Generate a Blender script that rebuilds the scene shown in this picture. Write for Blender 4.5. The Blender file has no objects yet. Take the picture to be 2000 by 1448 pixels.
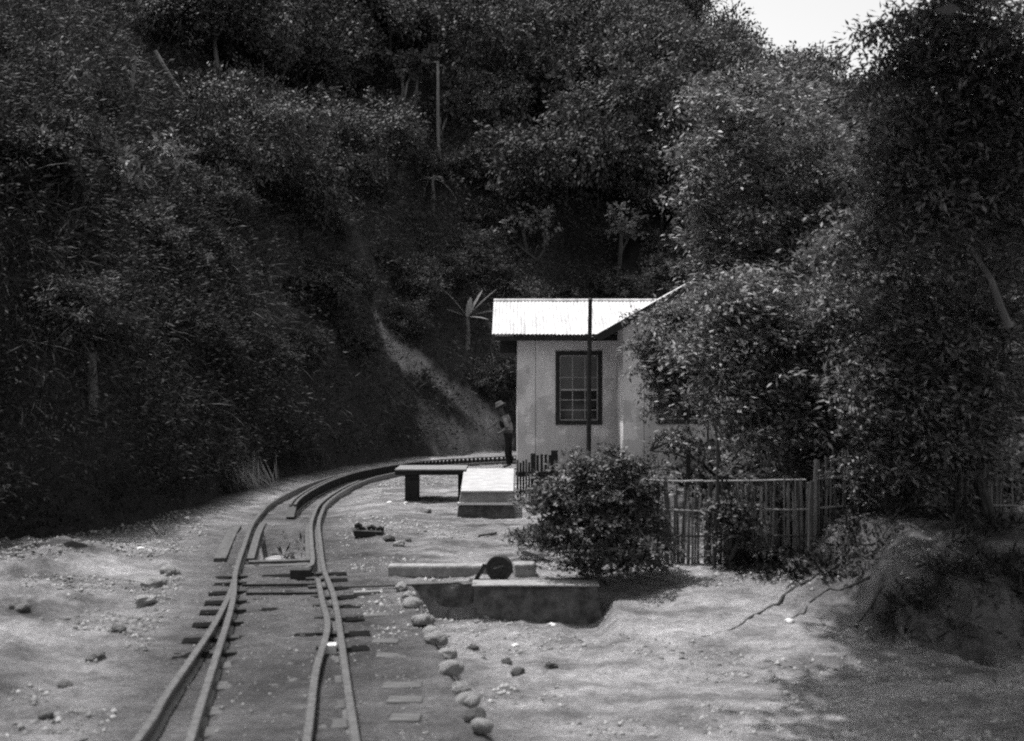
import bpy, bmesh, math, random
import numpy as np
from mathutils import Vector, Matrix, Euler

random.seed(7)
RNG = np.random.default_rng(7)
R = math.radians
scene = bpy.context.scene
COL = scene.collection

# ------------------------------------------------------------------ camera, sky, sun, exposure
CAM_H = 2.3
FPX = 2200.0          # focal length in pixels of a 2000 px wide picture
HOR = 740.0           # row of the horizon in that picture
cd = bpy.data.cameras.new("camera")
cam = bpy.data.objects.new("camera", cd)
COL.objects.link(cam)
cam.location = (0, 0, CAM_H)
cam.rotation_euler = (R(90), 0, 0)
cd.sensor_width = 36.0
cd.lens = 36.0 * FPX / 2000.0
cd.shift_y = 16.0 / 2000.0
cd.clip_start = 0.1
cd.clip_end = 2000
cd.dof.use_dof = True
cd.dof.focus_distance = 30.0
cd.dof.aperture_fstop = 1.5
scene.camera = cam

SUN = Vector((-0.30, 0.22, 0.928)).normalized()
world = bpy.data.worlds.new("World")
scene.world = world
world.use_nodes = True
wn, wl_ = world.node_tree.nodes, world.node_tree.links
wn.clear()
sky = wn.new("ShaderNodeTexSky")
sky.sky_type = 'NISHITA'
sky.sun_disc = False
sky.sun_elevation = math.asin(SUN.z)
sky.sun_rotation = math.atan2(SUN.x, SUN.y)
sky.dust_density = 3.0
bw = wn.new("ShaderNodeRGBToBW")
bg = wn.new("ShaderNodeBackground")
bg.inputs["Strength"].default_value = 0.15
wo = wn.new("ShaderNodeOutputWorld")
wl_.new(sky.outputs[0], bw.inputs[0])
wl_.new(bw.outputs[0], bg.inputs["Color"])
wl_.new(bg.outputs[0], wo.inputs["Surface"])

sd = bpy.data.lights.new("sun", 'SUN')
sd.energy = 2.45
sd.angle = R(0.6)
sd.color = (1.0, 0.985, 0.985)
sun = bpy.data.objects.new("sun", sd)
COL.objects.link(sun)
sun.rotation_euler = (-SUN).to_track_quat('-Z', 'Y').to_euler()
sun.location = (-20, 10, 60)

scene.view_settings.view_transform = 'Standard'
scene.view_settings.look = 'None'
scene.view_settings.exposure = 1.0
scene.view_settings.gamma = 1.0
scene.view_settings.use_curve_mapping = False
scene.render.engine = 'CYCLES'
scene.cycles.max_bounces = 5
scene.cycles.diffuse_bounces = 3
scene.cycles.glossy_bounces = 2
scene.cycles.transmission_bounces = 4
scene.cycles.transparent_max_bounces = 6
scene.cycles.use_denoising = False
scene.cycles.filter_width = 2.1

# ------------------------------------------------------------------ helpers
def sstep(a, b, x):
    t = np.clip((np.asarray(x, dtype=float) - a) / (b - a), 0, 1)
    return t * t * (3 - 2 * t)

def _hash(ix, iy, seed):
    h = (ix.astype(np.int64) * 374761393 + iy.astype(np.int64) * 668265263 + seed * 982451653) & 0x7fffffff
    h = ((h ^ (h >> 13)) * 1274126177) & 0x7fffffff
    return ((h ^ (h >> 16)) & 0xffff) / 65535.0

def vnoise(x, y, seed=0):
    x = np.asarray(x, dtype=float); y = np.asarray(y, dtype=float)
    ix, iy = np.floor(x), np.floor(y)
    fx, fy = x - ix, y - iy
    fx = fx * fx * (3 - 2 * fx); fy = fy * fy * (3 - 2 * fy)
    a = _hash(ix, iy, seed); b = _hash(ix + 1, iy, seed)
    c = _hash(ix, iy + 1, seed); d = _hash(ix + 1, iy + 1, seed)
    return (a + (b - a) * fx) * (1 - fy) + (c + (d - c) * fx) * fy

def fbm(x, y, scale, octv=3, seed=0):
    s, amp, tot = 0.0, 1.0, 0.0
    x = np.asarray(x, dtype=float) / scale; y = np.asarray(y, dtype=float) / scale
    for o in range(octv):
        s = s + amp * (vnoise(x * 2 ** o + 17.3 * o, y * 2 ** o - 9.1 * o, seed + o) - 0.5)
        tot += amp; amp *= 0.5
    return s / tot * 2

def catmull(pts, step):
    pts = [np.array(p, dtype=float) for p in pts]
    P = [2 * pts[0] - pts[1]] + pts + [2 * pts[-1] - pts[-2]]
    out = []
    for i in range(1, len(P) - 2):
        n = max(2, int(np.linalg.norm(P[i + 1] - P[i]) / step))
        for k in range(n):
            t = k / n
            a, b, c, d = P[i - 1], P[i], P[i + 1], P[i + 2]
            out.append(0.5 * ((2 * b) + (c - a) * t + (2 * a - 5 * b + 4 * c - d) * t * t + (3 * b - a - 3 * c + d) * t ** 3))
    out.append(pts[-1])
    return np.array(out)

def at(px, py, Y):
    return Vector(((px - 1000) / FPX * Y, Y, CAM_H - (py - HOR) / FPX * Y))

def on_plane(px, py, z=0.0):
    Y = (CAM_H - z) * FPX / (py - HOR)
    return Vector(((px - 1000) / FPX * Y, Y, z))

def tag(o, label, cat, group=None):
    o["label"] = label; o["category"] = cat
    if group: o["group"] = group
    return o

def empty(name, loc, rz=0.0):
    o = bpy.data.objects.new(name, None)
    COL.objects.link(o)
    o.location = loc; o.rotation_euler = (0, 0, rz)
    o.empty_display_size = 0.2
    return o

def thing(name, loc, label, cat, group=None, rz=0.0):
    return tag(empty(name, loc, rz), label, cat, group)

def world_loc(o):
    v = Vector((0, 0, 0))
    while o is not None:
        v += o.location; o = o.parent
    return v

def np_mesh(name, V, F, k):
    """V (n,3) float, F (m,k) int -> mesh"""
    me = bpy.data.meshes.new(name)
    n, m = len(V), len(F)
    me.vertices.add(n); me.loops.add(m * k); me.polygons.add(m)
    me.vertices.foreach_set("co", np.ascontiguousarray(V, dtype=np.float32).ravel())
    me.loops.foreach_set("vertex_index", np.ascontiguousarray(F, dtype=np.int32).ravel())
    me.polygons.foreach_set("loop_start", np.arange(0, m * k, k, dtype=np.int32))
    me.update(calc_edges=True)
    return me

def link(name, me, m=None, parent=None):
    o = bpy.data.objects.new(name, me)
    COL.objects.link(o)
    if m is not None and len(me.materials) == 0: me.materials.append(m)
    if parent is not None: o.parent = parent
    return o

class MB:
    def __init__(s): s.v, s.f = [], []
    def add(s, vs, fs):
        k = len(s.v); s.v += [tuple(v) for v in vs]; s.f += [tuple(i + k for i in f) for f in fs]
        return s
    def box(s, a, b, M=None):
        x0, y0, z0 = a; x1, y1, z1 = b
        vs = [Vector(p) for p in ((x0,y0,z0),(x1,y0,z0),(x1,y1,z0),(x0,y1,z0),(x0,y0,z1),(x1,y0,z1),(x1,y1,z1),(x0,y1,z1))]
        if M is not None: vs = [M @ v for v in vs]
        return s.add(vs, [(0,3,2,1),(4,5,6,7),(0,1,5,4),(1,2,6,5),(2,3,7,6),(3,0,4,7)])
    def hexa(s, q):      # 8 corners, bottom ring then top ring
        return s.add(q, [(0,3,2,1),(4,5,6,7),(0,1,5,4),(1,2,6,5),(2,3,7,6),(3,0,4,7)])
    def bar(s, p, q, w, h, up=Vector((0, 0, 1))):
        p, q = Vector(p), Vector(q)
        d = (q - p).normalized()
        if abs(d.dot(up)) > .98: up = Vector((0, 1, 0))
        sx = d.cross(up).normalized() * w / 2; sz = sx.cross(d).normalized() * h / 2
        return s.hexa([p - sx - sz, p + sx - sz, q + sx - sz, q - sx - sz, p - sx + sz, p + sx + sz, q + sx + sz, q - sx + sz])
    def tube(s, pts, rad, n=8, cap=True):
        pts = [Vector(p) for p in pts]
        if not hasattr(rad, '__len__'): rad = [rad] * len(pts)
        rings = []
        u = None
        for i, p in enumerate(pts):
            d = (pts[min(i + 1, len(pts) - 1)] - pts[max(i - 1, 0)]).normalized()
            if u is None:
                u = d.cross(Vector((0.31, 0.2, 0.93)) if abs(d.z) < .9 else Vector((1, .1, 0))).normalized()
            u = (u - d * u.dot(d)).normalized()
            w = d.cross(u)
            rings.append([p + (u * math.cos(2 * math.pi * k / n) + w * math.sin(2 * math.pi * k / n)) * rad[i] for k in range(n)])
        vs = [v for r_ in rings for v in r_]
        fs = [(i * n + k, i * n + (k + 1) % n, (i + 1) * n + (k + 1) % n, (i + 1) * n + k) for i in range(len(pts) - 1) for k in range(n)]
        if cap:
            fs += [tuple(range(n - 1, -1, -1)), tuple((len(pts) - 1) * n + k for k in range(n))]
        return s.add(vs, fs)
    def sweep(s, pts, prof, closed=True):
        """prof: list of (lateral, z) offsets, pts: (n,3) path"""
        pts = [Vector(p) for p in pts]; n = len(prof)
        vs = []
        for i, p in enumerate(pts):
            d = pts[min(i + 1, len(pts) - 1)] - pts[max(i - 1, 0)]; d.z = 0; d.normalize()
            rt = Vector((d.y, -d.x, 0))
            vs += [p + rt * a + Vector((0, 0, b)) for a, b in prof]
        fs = [(i * n + k, (i + 1) * n + k, (i + 1) * n + (k + 1) % n, i * n + (k + 1) % n) for i in range(len(pts) - 1) for k in range(n)]
        fs += [tuple(range(n)), tuple((len(pts) - 1) * n + k for k in range(n - 1, -1, -1))]
        return s.add(vs, fs)
    def lathe(s, c, prof, n=16, M=None):
        c = Vector(c); vs = []
        for r_, z in prof:
            for k in range(n):
                v = Vector((r_ * math.cos(2 * math.pi * k / n), r_ * math.sin(2 * math.pi * k / n), z))
                if M is not None: v = M @ v
                vs.append(c + v)
        fs = [(i * n + k, i * n + (k + 1) % n, (i + 1) * n + (k + 1) % n, (i + 1) * n + k) for i in range(len(prof) - 1) for k in range(n)]
        fs += [tuple(range(n - 1, -1, -1)), tuple((len(prof) - 1) * n + k for k in range(n))]
        return s.add(vs, fs)
    def build(s, name, m, parent=None, bevel=0.0, smooth=False, loc=None):
        base = world_loc(parent) if parent is not None else (Vector(loc) if loc is not None else Vector((0, 0, 0)))
        me = bpy.data.meshes.new(name)
        me.from_pydata([tuple(Vector(v) - base) for v in s.v], [], s.f)
        me.validate(); me.update()
        o = link(name, me, m, parent)
        if parent is None and loc is not None: o.location = loc
        if bevel:
            b = o.modifiers.new("bevel", 'BEVEL'); b.width = bevel; b.segments = 2; b.limit_method = 'ANGLE'
        if smooth: me.polygons.foreach_set("use_smooth", [True] * len(me.polygons))
        return o

# ------------------------------------------------------------------ materials (all neutral: the photograph has no colour)
MATS = {}
def new_mat(name):
    m = bpy.data.materials.new(name); m.use_nodes = True
    MATS[name] = m
    return m, m.node_tree.nodes, m.node_tree.links, m.node_tree.nodes["Principled BSDF"]

def ramp(nodes, stops):
    r = nodes.new("ShaderNodeValToRGB")
    el = r.color_ramp.elements
    while len(el) < len(stops): el.new(0.5)
    for e, (p, v) in zip(el, stops):
        e.position = p
        e.color = (v, v * 0.992, v * 0.995, 1) if not isinstance(v, tuple) else v
    return r

def surf(name, lo, hi, scale=6.0, rough=0.8, bump=0.3, bdist=0.01, stretch=(1, 1, 1), detail=8, metal=0.0, spec=0.3, coord="Object"):
    m, n, l, p = new_mat(name)
    tc = n.new("ShaderNodeTexCoord"); mp = n.new("ShaderNodeMapping"); mp.inputs["Scale"].default_value = stretch
    l.new(tc.outputs[coord], mp.inputs[0])
    nz = n.new("ShaderNodeTexNoise"); nz.inputs["Scale"].default_value = scale; nz.inputs["Detail"].default_value = detail
    nz.inputs["Roughness"].default_value = 0.65
    l.new(mp.outputs[0], nz.inputs[0])
    r = ramp(n, [(0.3, lo), (0.72, hi)])
    l.new(nz.outputs[0], r.inputs[0]); l.new(r.outputs[0], p.inputs["Base Color"])
    p.inputs["Roughness"].default_value = rough; p.inputs["Metallic"].default_value = metal
    p.inputs["Specular IOR Level"].default_value = spec
    if bump:
        n2 = n.new("ShaderNodeTexNoise"); n2.inputs["Scale"].default_value = scale * 4; n2.inputs["Detail"].default_value = 6
        l.new(mp.outputs[0], n2.inputs[0])
        b = n.new("ShaderNodeBump"); b.inputs["Strength"].default_value = bump; b.inputs["Distance"].default_value = bdist
        l.new(n2.outputs[0], b.inputs["Height"]); l.new(b.outputs[0], p.inputs["Normal"])
    return m

def leaf_mat(name, lo, hi, rough=0.45, spec=0.35, trans=0.22, pw=1.6, vary=0.0, patch=False):
    m, n, l, p = new_mat(name)
    g = n.new("ShaderNodeNewGeometry")
    pwn = n.new("ShaderNodeMath"); pwn.operation = 'POWER'; pwn.inputs[1].default_value = pw
    l.new(g.outputs["Random Per Island"], pwn.inputs[0])
    r = ramp(n, [(0.0, lo), (1.0, hi)])
    l.new(pwn.outputs[0], r.inputs[0])
    oi = n.new("ShaderNodeObjectInfo"); ov = n.new("ShaderNodeMapRange")
    ov.inputs["To Min"].default_value = 1 - vary; ov.inputs["To Max"].default_value = 1 + vary * 1.5
    l.new(oi.outputs["Random"], ov.inputs[0])
    if patch:
        g2 = n.new("ShaderNodeNewGeometry"); pn = n.new("ShaderNodeTexNoise"); pn.inputs["Scale"].default_value = .55; pn.inputs["Detail"].default_value = 3
        l.new(g2.outputs["Position"], pn.inputs[0])
        pm = n.new("ShaderNodeMapRange"); pm.inputs["From Min"].default_value = .35; pm.inputs["From Max"].default_value = .65
        pm.inputs["To Min"].default_value = .35; pm.inputs["To Max"].default_value = 1.9
        l.new(pn.outputs[0], pm.inputs[0]); mm = n.new("ShaderNodeMath"); mm.operation = 'MULTIPLY'
        l.new(ov.outputs[0], mm.inputs[0]); l.new(pm.outputs[0], mm.inputs[1]); ov = mm
    vm = n.new("ShaderNodeVectorMath"); vm.operation = 'SCALE'
    l.new(r.outputs[0], vm.inputs[0]); l.new(ov.outputs[0], vm.inputs["Scale"])
    l.new(vm.outputs[0], p.inputs["Base Color"])
    p.inputs["Roughness"].default_value = rough; p.inputs["Specular IOR Level"].default_value = spec
    tr = n.new("ShaderNodeBsdfTranslucent"); mx = n.new("ShaderNodeMixShader"); mx.inputs[0].default_value = trans
    l.new(vm.outputs[0], tr.inputs["Color"])
    l.new(p.outputs[0], mx.inputs[1]); l.new(tr.outputs[0], mx.inputs[2])
    out = [x for x in n if x.type == 'OUTPUT_MATERIAL'][0]
    l.new(mx.outputs[0], out.inputs["Surface"])
    return m

# ground: albedo comes from the 'tone' attribute (soil kinds and painted bank shade) broken up by noise
def ground_mat(name, bump=0.9, dist=0.05):
    m, n, l, p = new_mat(name)
    a = n.new("ShaderNodeAttribute"); a.attribute_name = "tone"
    tc = n.new("ShaderNodeTexCoord")
    fac = None
    for sc, lo, hi, st in ((1.1, .72, 1.25, (1, 1, 1)), (4.0, .5, 1.45, (1, 1.6, 1)), (16.0, .6, 1.4, (1, 1, 1)), (70.0, .6, 1.4, (1, 1, 1))):
        mp = n.new("ShaderNodeMapping"); mp.inputs["Scale"].default_value = st
        l.new(tc.outputs["Object"], mp.inputs[0])
        nz = n.new("ShaderNodeTexNoise"); nz.inputs["Scale"].default_value = sc; nz.inputs["Detail"].default_value = 10; nz.inputs["Roughness"].default_value = .82
        l.new(mp.outputs[0], nz.inputs[0])
        mr = n.new("ShaderNodeMapRange"); mr.inputs["From Min"].default_value = .3; mr.inputs["From Max"].default_value = .7
        mr.inputs["To Min"].default_value = lo; mr.inputs["To Max"].default_value = hi
        l.new(nz.outputs[0], mr.inputs[0])
        if fac is None: fac = mr.outputs[0]
        else:
            mu = n.new("ShaderNodeMath"); mu.operation = 'MULTIPLY'
            l.new(fac, mu.inputs[0]); l.new(mr.outputs[0], mu.inputs[1]); fac = mu.outputs[0]
    mu = n.new("ShaderNodeMath"); mu.operation = 'MULTIPLY'
    l.new(fac, mu.inputs[0]); l.new(a.outputs["Fac"], mu.inputs[1])
    cb = n.new("ShaderNodeCombineColor")
    g2 = n.new("ShaderNodeMath"); g2.operation = 'MULTIPLY'; g2.inputs[1].default_value = .985
    l.new(mu.outputs[0], g2.inputs[0])
    l.new(mu.outputs[0], cb.inputs[0]); l.new(g2.outputs[0], cb.inputs[1]); l.new(mu.outputs[0], cb.inputs[2])
    l.new(cb.outputs[0], p.inputs["Base Color"])
    p.inputs["Roughness"].default_value = .95; p.inputs["Specular IOR Level"].default_value = .1
    n2 = n.new("ShaderNodeTexNoise"); n2.inputs["Scale"].default_value = 18; n2.inputs["Detail"].default_value = 12; n2.inputs["Roughness"].default_value = .8
    l.new(tc.outputs["Object"], n2.inputs[0])
    b = n.new("ShaderNodeBump"); b.inputs["Strength"].default_value = bump; b.inputs["Distance"].default_value = dist
    l.new(n2.outputs[0], b.inputs["Height"]); l.new(b.outputs[0], p.inputs["Normal"])
    return m

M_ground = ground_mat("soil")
M_rail = surf("rusty_rail", .05, .16, 14, .55, .25, .004, metal=0.3, spec=.5)
M_railtop = surf("worn_rail", .09, .22, 20, .42, .15, .003, metal=0.5, spec=.5)
M_iron = surf("dark_iron", .012, .035, 18, .65, .4, .005, spec=.35)
M_timber = surf("tarred_timber", .010, .035, 5, .9, .6, .01, stretch=(1, 6, 6))
M_gap = surf("gap_shade_black", .004, .012, 5, .95, .6, .01, stretch=(1, 6, 6), spec=.06)  # black put in for the shaded gaps between sleepers
M_oldtimber = surf("weathered_timber", .12, .26, 5, .9, .6, .01, stretch=(1, 7, 7))
M_oldsleeper = surf("grey_weathered_timber", .06, .14, 5, .9, .6, .01, stretch=(1, 7, 7))
M_buried = surf("dirt_stained_timber", .05, .13, 6, .95, .7, .012, stretch=(1, 5, 5))
M_darkwood = surf("dark_painted_wood", .012, .03, 8, .6, .2, .004)
M_concrete = surf("pale_concrete", .28, .46, 5, .85, .35, .006)
M_ledge = surf("mossy_concrete", .02, .17, 6, .95, .9, .03)
M_kerb = surf("grey_kerb_stone", .16, .34, 8, .95, .6, .02)
M_stone = surf("pale_stone", .15, .33, 7, .95, .7, .02)
M_soilstone = surf("earth_clod", .08, .2, 7, .95, .7, .02)
M_darkstone = surf("dark_stone", .05, .12, 7, .95, .7, .02)
M_white = surf("whitewash", .62, .8, 6, .8, .2, .004)
M_tin = surf("galvanised_tin", .34, .70, 2.2, .42, .05, .002, metal=0.0, spec=.45, stretch=(3, .5, 1))
M_barkl = surf("pale_bark", .10, .22, 6, .9, .6, .02, stretch=(1, 1, .3))
M_bark = surf("dark_bark", .03, .08, 6, .9, .6, .02, stretch=(1, 1, .3))
M_bamboo = surf("bamboo_stake", .14, .32, 9, .7, .3, .004, stretch=(1, 1, .3))
M_bamboo2 = surf("bamboo_rail", .22, .42, 9, .7, .3, .004)
M_stake = surf("grey_stake_wood", .05, .13, 9, .85, .3, .004, stretch=(1, 1, .3))
M_sash = surf("painted_sash", .34, .46, 12, .6, .1, .002)
M_cloth_dark = surf("dark_cloth", .008, .02, 20, .95, .2, .003)
M_cloth_pale = surf("pale_cloth", .14, .24, 20, .9, .2, .003)
M_straw = surf("straw_hat", .06, .11, 30, .9, .3, .002)
M_skin = surf("skin", .05, .08, 20, .6, .1, .001)

# plaster with peeled damp patches towards the foot of the wall
def plaster_mat():
    m, n, l, p = new_mat("peeling_plaster")
    tc = n.new("ShaderNodeTexCoord"); sp = n.new("ShaderNodeSeparateXYZ")
    g = n.new("ShaderNodeNewGeometry")
    l.new(g.outputs["Position"], sp.inputs[0])
    nz = n.new("ShaderNodeTexNoise"); nz.inputs["Scale"].default_value = 1.7; nz.inputs["Detail"].default_value = 5
    l.new(g.outputs["Position"], nz.inputs[0])
    mr = n.new("ShaderNodeMapRange"); mr.inputs["From Min"].default_value = .2; mr.inputs["From Max"].default_value = 3.0
    mr.inputs["To Min"].default_value = .20; mr.inputs["To Max"].default_value = -.14
    l.new(sp.outputs["Z"], mr.inputs[0])
    ad = n.new("ShaderNodeMath"); l.new(nz.outputs[0], ad.inputs[0]); l.new(mr.outputs[0], ad.inputs[1])
    r = ramp(n, [(0.0, .82), (.52, .78), (.56, .58), (.8, .55)])
    l.new(ad.outputs[0], r.inputs[0])
    n2 = n.new("ShaderNodeTexNoise"); n2.inputs["Scale"].default_value = 5; n2.inputs["Detail"].default_value = 8
    mp = n.new("ShaderNodeMapping"); mp.inputs["Scale"].default_value = (1, 1, .35)
    l.new(g.outputs["Position"], mp.inputs[0]); l.new(mp.outputs[0], n2.inputs[0])
    r2 = ramp(n, [(.25, .8), (.75, 1.12)]); l.new(n2.outputs[0], r2.inputs[0])
    mx = n.new("ShaderNodeMix"); mx.data_type = 'RGBA'; mx.blend_type = 'MULTIPLY'; mx.inputs[0].default_value = 1
    l.new(r.outputs[0], mx.inputs[6]); l.new(r2.outputs[0], mx.inputs[7])
    l.new(mx.outputs[2], p.inputs["Base Color"])
    p.inputs["Roughness"].default_value = .9; p.inputs["Specular IOR Level"].default_value = .15
    b = n.new("ShaderNodeBump"); b.inputs["Strength"].default_value = .3; b.inputs["Distance"].default_value = .01
    l.new(ad.outputs[0], b.inputs["Height"]); l.new(b.outputs[0], p.inputs["Normal"])
    return m
M_plaster = plaster_mat()

def glass_mat():
    m, n, l, p = new_mat("old_window_glass")
    p.inputs["Base Color"].default_value = (.01, .01, .01, 1)
    p.inputs["Roughness"].default_value = .06; p.inputs["Specular IOR Level"].default_value = .6
    return m
M_glass = glass_mat()
M_skyglass = surf("sky_tinted_glass", .05, .14, 1.6, .3, 0, spec=.5)  # sky reflection in the upper panes put into the glass colour

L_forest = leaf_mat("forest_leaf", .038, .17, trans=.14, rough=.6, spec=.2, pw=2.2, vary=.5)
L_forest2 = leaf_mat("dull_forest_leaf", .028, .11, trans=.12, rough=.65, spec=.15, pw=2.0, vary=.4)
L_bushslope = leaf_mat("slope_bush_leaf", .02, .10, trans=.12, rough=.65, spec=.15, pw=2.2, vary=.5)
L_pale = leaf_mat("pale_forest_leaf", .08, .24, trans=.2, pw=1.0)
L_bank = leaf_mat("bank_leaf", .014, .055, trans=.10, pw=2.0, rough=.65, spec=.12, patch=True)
L_grass = leaf_mat("bank_grass", .045, .13, trans=.12, rough=.65, spec=.15)
L_near = leaf_mat("near_tree_leaf", .07, .36, trans=.22, pw=2.0, rough=.5, spec=.35)
L_bush = leaf_mat("bush_leaf", .04, .17, trans=.12, pw=1.6, rough=.55, spec=.25)
L_dry = leaf_mat("dry_grass", .22, .45, trans=.2, pw=1.0, rough=.8, spec=.1)
L_banana = leaf_mat("banana_leaf", .14, .28, trans=.25, pw=1.0)

# ------------------------------------------------------------------ terrain
CENTER = catmull([(-.2, -6), (-.35, 1), (-1.545, 7.28), (-2.33, 11.5), (-2.79, 13.55), (-3.2, 15.7), (-3.6, 17.9), (-3.84, 19.7), (-3.95, 20.8),
                  (-4.0, 22.5), (-3.95, 24.4), (-3.75, 26.3), (-3.4, 27.7), (-3.0, 28.8), (-2.36, 30.1), (-1.42, 31.1), (-.13, 31.95),
                  (1.5, 32.6), (4, 33.1), (8, 33.4), (14, 33.5)], .2)
CT = np.gradient(CENTER, axis=0); CT /= np.linalg.norm(CT, axis=1)[:, None]

FOOT = np.array([(-10, -40), (-8.6, -5), (-8.0, 8), (-7.5, 16.0), (-6.3, 17.2), (-5.95, 18.4), (-5.9, 23), (-5.65, 25.9), (-5.1, 28), (-4.3, 30.7), (-3.3, 33),
                 (-2.0, 34.9), (-.6, 36), (3, 37.5), (8, 38.5), (15, 39.5), (30, 40), (60, 34), (120, 20)], dtype=float)

def seg_dist(x, y, poly):
    best = np.full(x.shape, 1e9); sgn = np.ones(x.shape)
    for (ax, ay), (bx, by) in zip(poly[:-1], poly[1:]):
        dx, dy = bx - ax, by - ay
        t = np.clip(((x - ax) * dx + (y - ay) * dy) / (dx * dx + dy * dy), 0, 1)
        ex, ey = x - ax - t * dx, y - ay - t * dy
        d = np.hypot(ex, ey)
        s = np.where(dx * ey - dy * ex >= 0, 1.0, -1.0)
        u = d < best - 1e-6
        best = np.where(u, d, best); sgn = np.where(u, s, sgn)
    return best * sgn

def foot_dist(x, y): return seg_dist(np.asarray(x, float), np.asarray(y, float), FOOT)

def track_lat(x, y):
    x = np.asarray(x, float); y = np.asarray(y, float)
    lat = np.full(x.shape, 50.0)
    near = (np.abs(x) < 12) & (y < 36)
    if near.any():
        xs, ys = x[near].ravel(), y[near].ravel()
        res = np.empty(len(xs))
        for i in range(0, len(xs), 20000):
            dx = xs[i:i + 20000, None] - CENTER[None, :, 0]; dy = ys[i:i + 20000, None] - CENTER[None, :, 1]
            k = np.argmin(dx * dx + dy * dy, axis=1); r = np.arange(len(k))
            res[i:i + 20000] = dx[r, k] * CT[k, 1] - dy[r, k] * CT[k, 0]
        lat[near] = res
    return lat

KY = np.array([-10, 4, 7.65, 9.6, 12.9, 20]); KX = np.array([2.2, .5, -.24, -.65, -1.23, -1.6])

def hill_h(d, x, y):
    dd = np.maximum(d, 0)
    h = .92 * dd + 2.4 * (1 - np.exp(-dd / 2.2)) + 1.7 * (1 - np.exp(-dd / .9)) * (1 - sstep(-5.2, -3.0, x))
    am = np.clip(dd / 7, 0, 1)
    h = h + am * (1.7 * fbm(x, y, 9, 3, 11) + .95 * fbm(x, y, 2.8, 2, 12))
    cap = np.where(x > 10, np.where(x > 11.6, 13.0 - .32 * (x - 11.6), 15.4 - 1.5 * (x - 10)), 15.4 + 1.6 * (10 - x))
    cap = np.maximum(cap, 3.0)
    k = 1.5
    return -k * np.log(np.exp(-np.clip(h, -50, 300) / k) + np.exp(-np.clip(cap, -50, 300) / k))

def H(x, y, fine=True):
    x = np.asarray(x, float); y = np.asarray(y, float)
    d = foot_dist(x, y); lat = track_lat(x, y)
    z = np.full(x.shape, -.10)
    # lower yard to the right of the kerb stones, cut off by the concrete ledge at y = 13
    dk = x - np.interp(y, KY, KX)
    low = sstep(.0, .38, dk)
    stepm = 1 - sstep(13.02, 13.12, y)
    ramp_ = 1 - sstep(10.2, 14.4, y + .25 * fbm(x, y, 1.4, 2, 3))
    bx = sstep(.93, 1.2, x)
    z = z - .38 * low * (stepm * (1 - bx) + ramp_ * bx)
    # bank on the right, under the trees
    r = sstep(2.1, 5.0, x + .35 * fbm(x, y, 1.1, 2, 4))
    y0 = 13.3 - 2.1 * r + .22 * fbm(x, y, .8, 2, 5)
    z = z + r * .14 * sstep(y0 - .15, y0 + 1.0, y)
    z = z + .56 * sstep(3.7, 4.6, x + .5 * fbm(x, y, .6, 3, 9)) * sstep(11.45, 11.75, y + .35 * fbm(x, y, .5, 3, 10) + .25 * (x - 4.4) * (x < 4.4))
    gul = np.abs(fbm(x * 1.0 + y * .55, y * .12, .55, 2, 6))
    z = z - .16 * r * np.exp(-((y - y0 - .3) / .7) ** 2) * (gul < .16)
    # garden behind the fence
    z = z + .38 * sstep(15.5, 21, y) * sstep(.1, 1.6, x)
    z = z + .08 * sstep(16, 17.5, y) * (1 - sstep(.1, 1.6, x))
    # rough ground left of the line
    lf = sstep(-1.35, -3.2, lat) * (lat < 40)
    z = z + lf * (.05 + .20 * fbm(x, y, 1.9, 3, 8)) * (1 - sstep(15, 19, y))
    tr = np.exp(-(lat / 1.15) ** 4)
    z = z * (1 - tr) + tr * (-.118 + .026 * (1 - sstep(.40, .48, np.abs(lat - .02))) * (1 - sstep(13.2, 14.4, y)))
    if fine:
        am = .35 + .65 * (1 - tr)
        z = z + am * (.05 * fbm(x, y, .9, 2, 21) + .028 * fbm(x, y, .28, 2, 22)) + (.024 * fbm(x, y, .11, 2, 23)) * am
        z = z + lf * (.16 * np.abs(fbm(x, y, .42, 3, 24)) + .10 * np.abs(fbm(x, y, .16, 2, 25))) * (1 - sstep(15, 19, y))
    # pit between the rails
    inp = (np.abs(lat - .0) < .37) & (y > 14.85) & (y < 18.3)
    prof = sstep(14.83, 14.9, y) * (1 - sstep(17.3, 18.1, y))
    z = z - inp * prof * .40 * (.85 + .3 * fbm(x, y, .5, 2, 31))
    z = z + np.where(d > 0, hill_h(d, x, y) - hill_h(np.zeros(1), np.zeros(1), np.zeros(1))[0], 0)
    return z

def h1(x, y): return float(H(np.array([float(x)]), np.array([float(y)]))[0])

def hit(px, py, y0=6.0, y1=110.0):
    Y = np.concatenate([np.arange(y0, 40, .08), np.arange(40, y1, .25)])
    X = (px - 1000) / FPX * Y
    Z = CAM_H - (py - HOR) / FPX * Y
    below = Z <= H(X, Y, False)
    if not below.any(): return Vector((X[-1], Y[-1], Z[-1]))
    k = int(np.argmax(below))
    return Vector((X[k], Y[k], h1(X[k], Y[k])))

SCAR = [hit(*p) for p in ((752, 655), (785, 690), (825, 722), (868, 758), (925, 800), (985, 850))]
SCAR2 = [hit(*p) for p in ((850, 850), (900, 862), (960, 878))]
SC_A = np.array([(p.x, p.y) for p in SCAR]); SC_B = np.array([(p.x, p.y) for p in SCAR2])
def scar_mask(x, y):
    da = np.abs(seg_dist(x, y, SC_A)) + .36 * fbm(x, y, .55, 4, 41)
    db = np.abs(seg_dist(x, y, SC_B)) + .5 * fbm(x, y, .8, 3, 42)
    return np.maximum(1 - sstep(.22, .33, da), .55 * (1 - sstep(.25, .6, db)))

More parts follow.
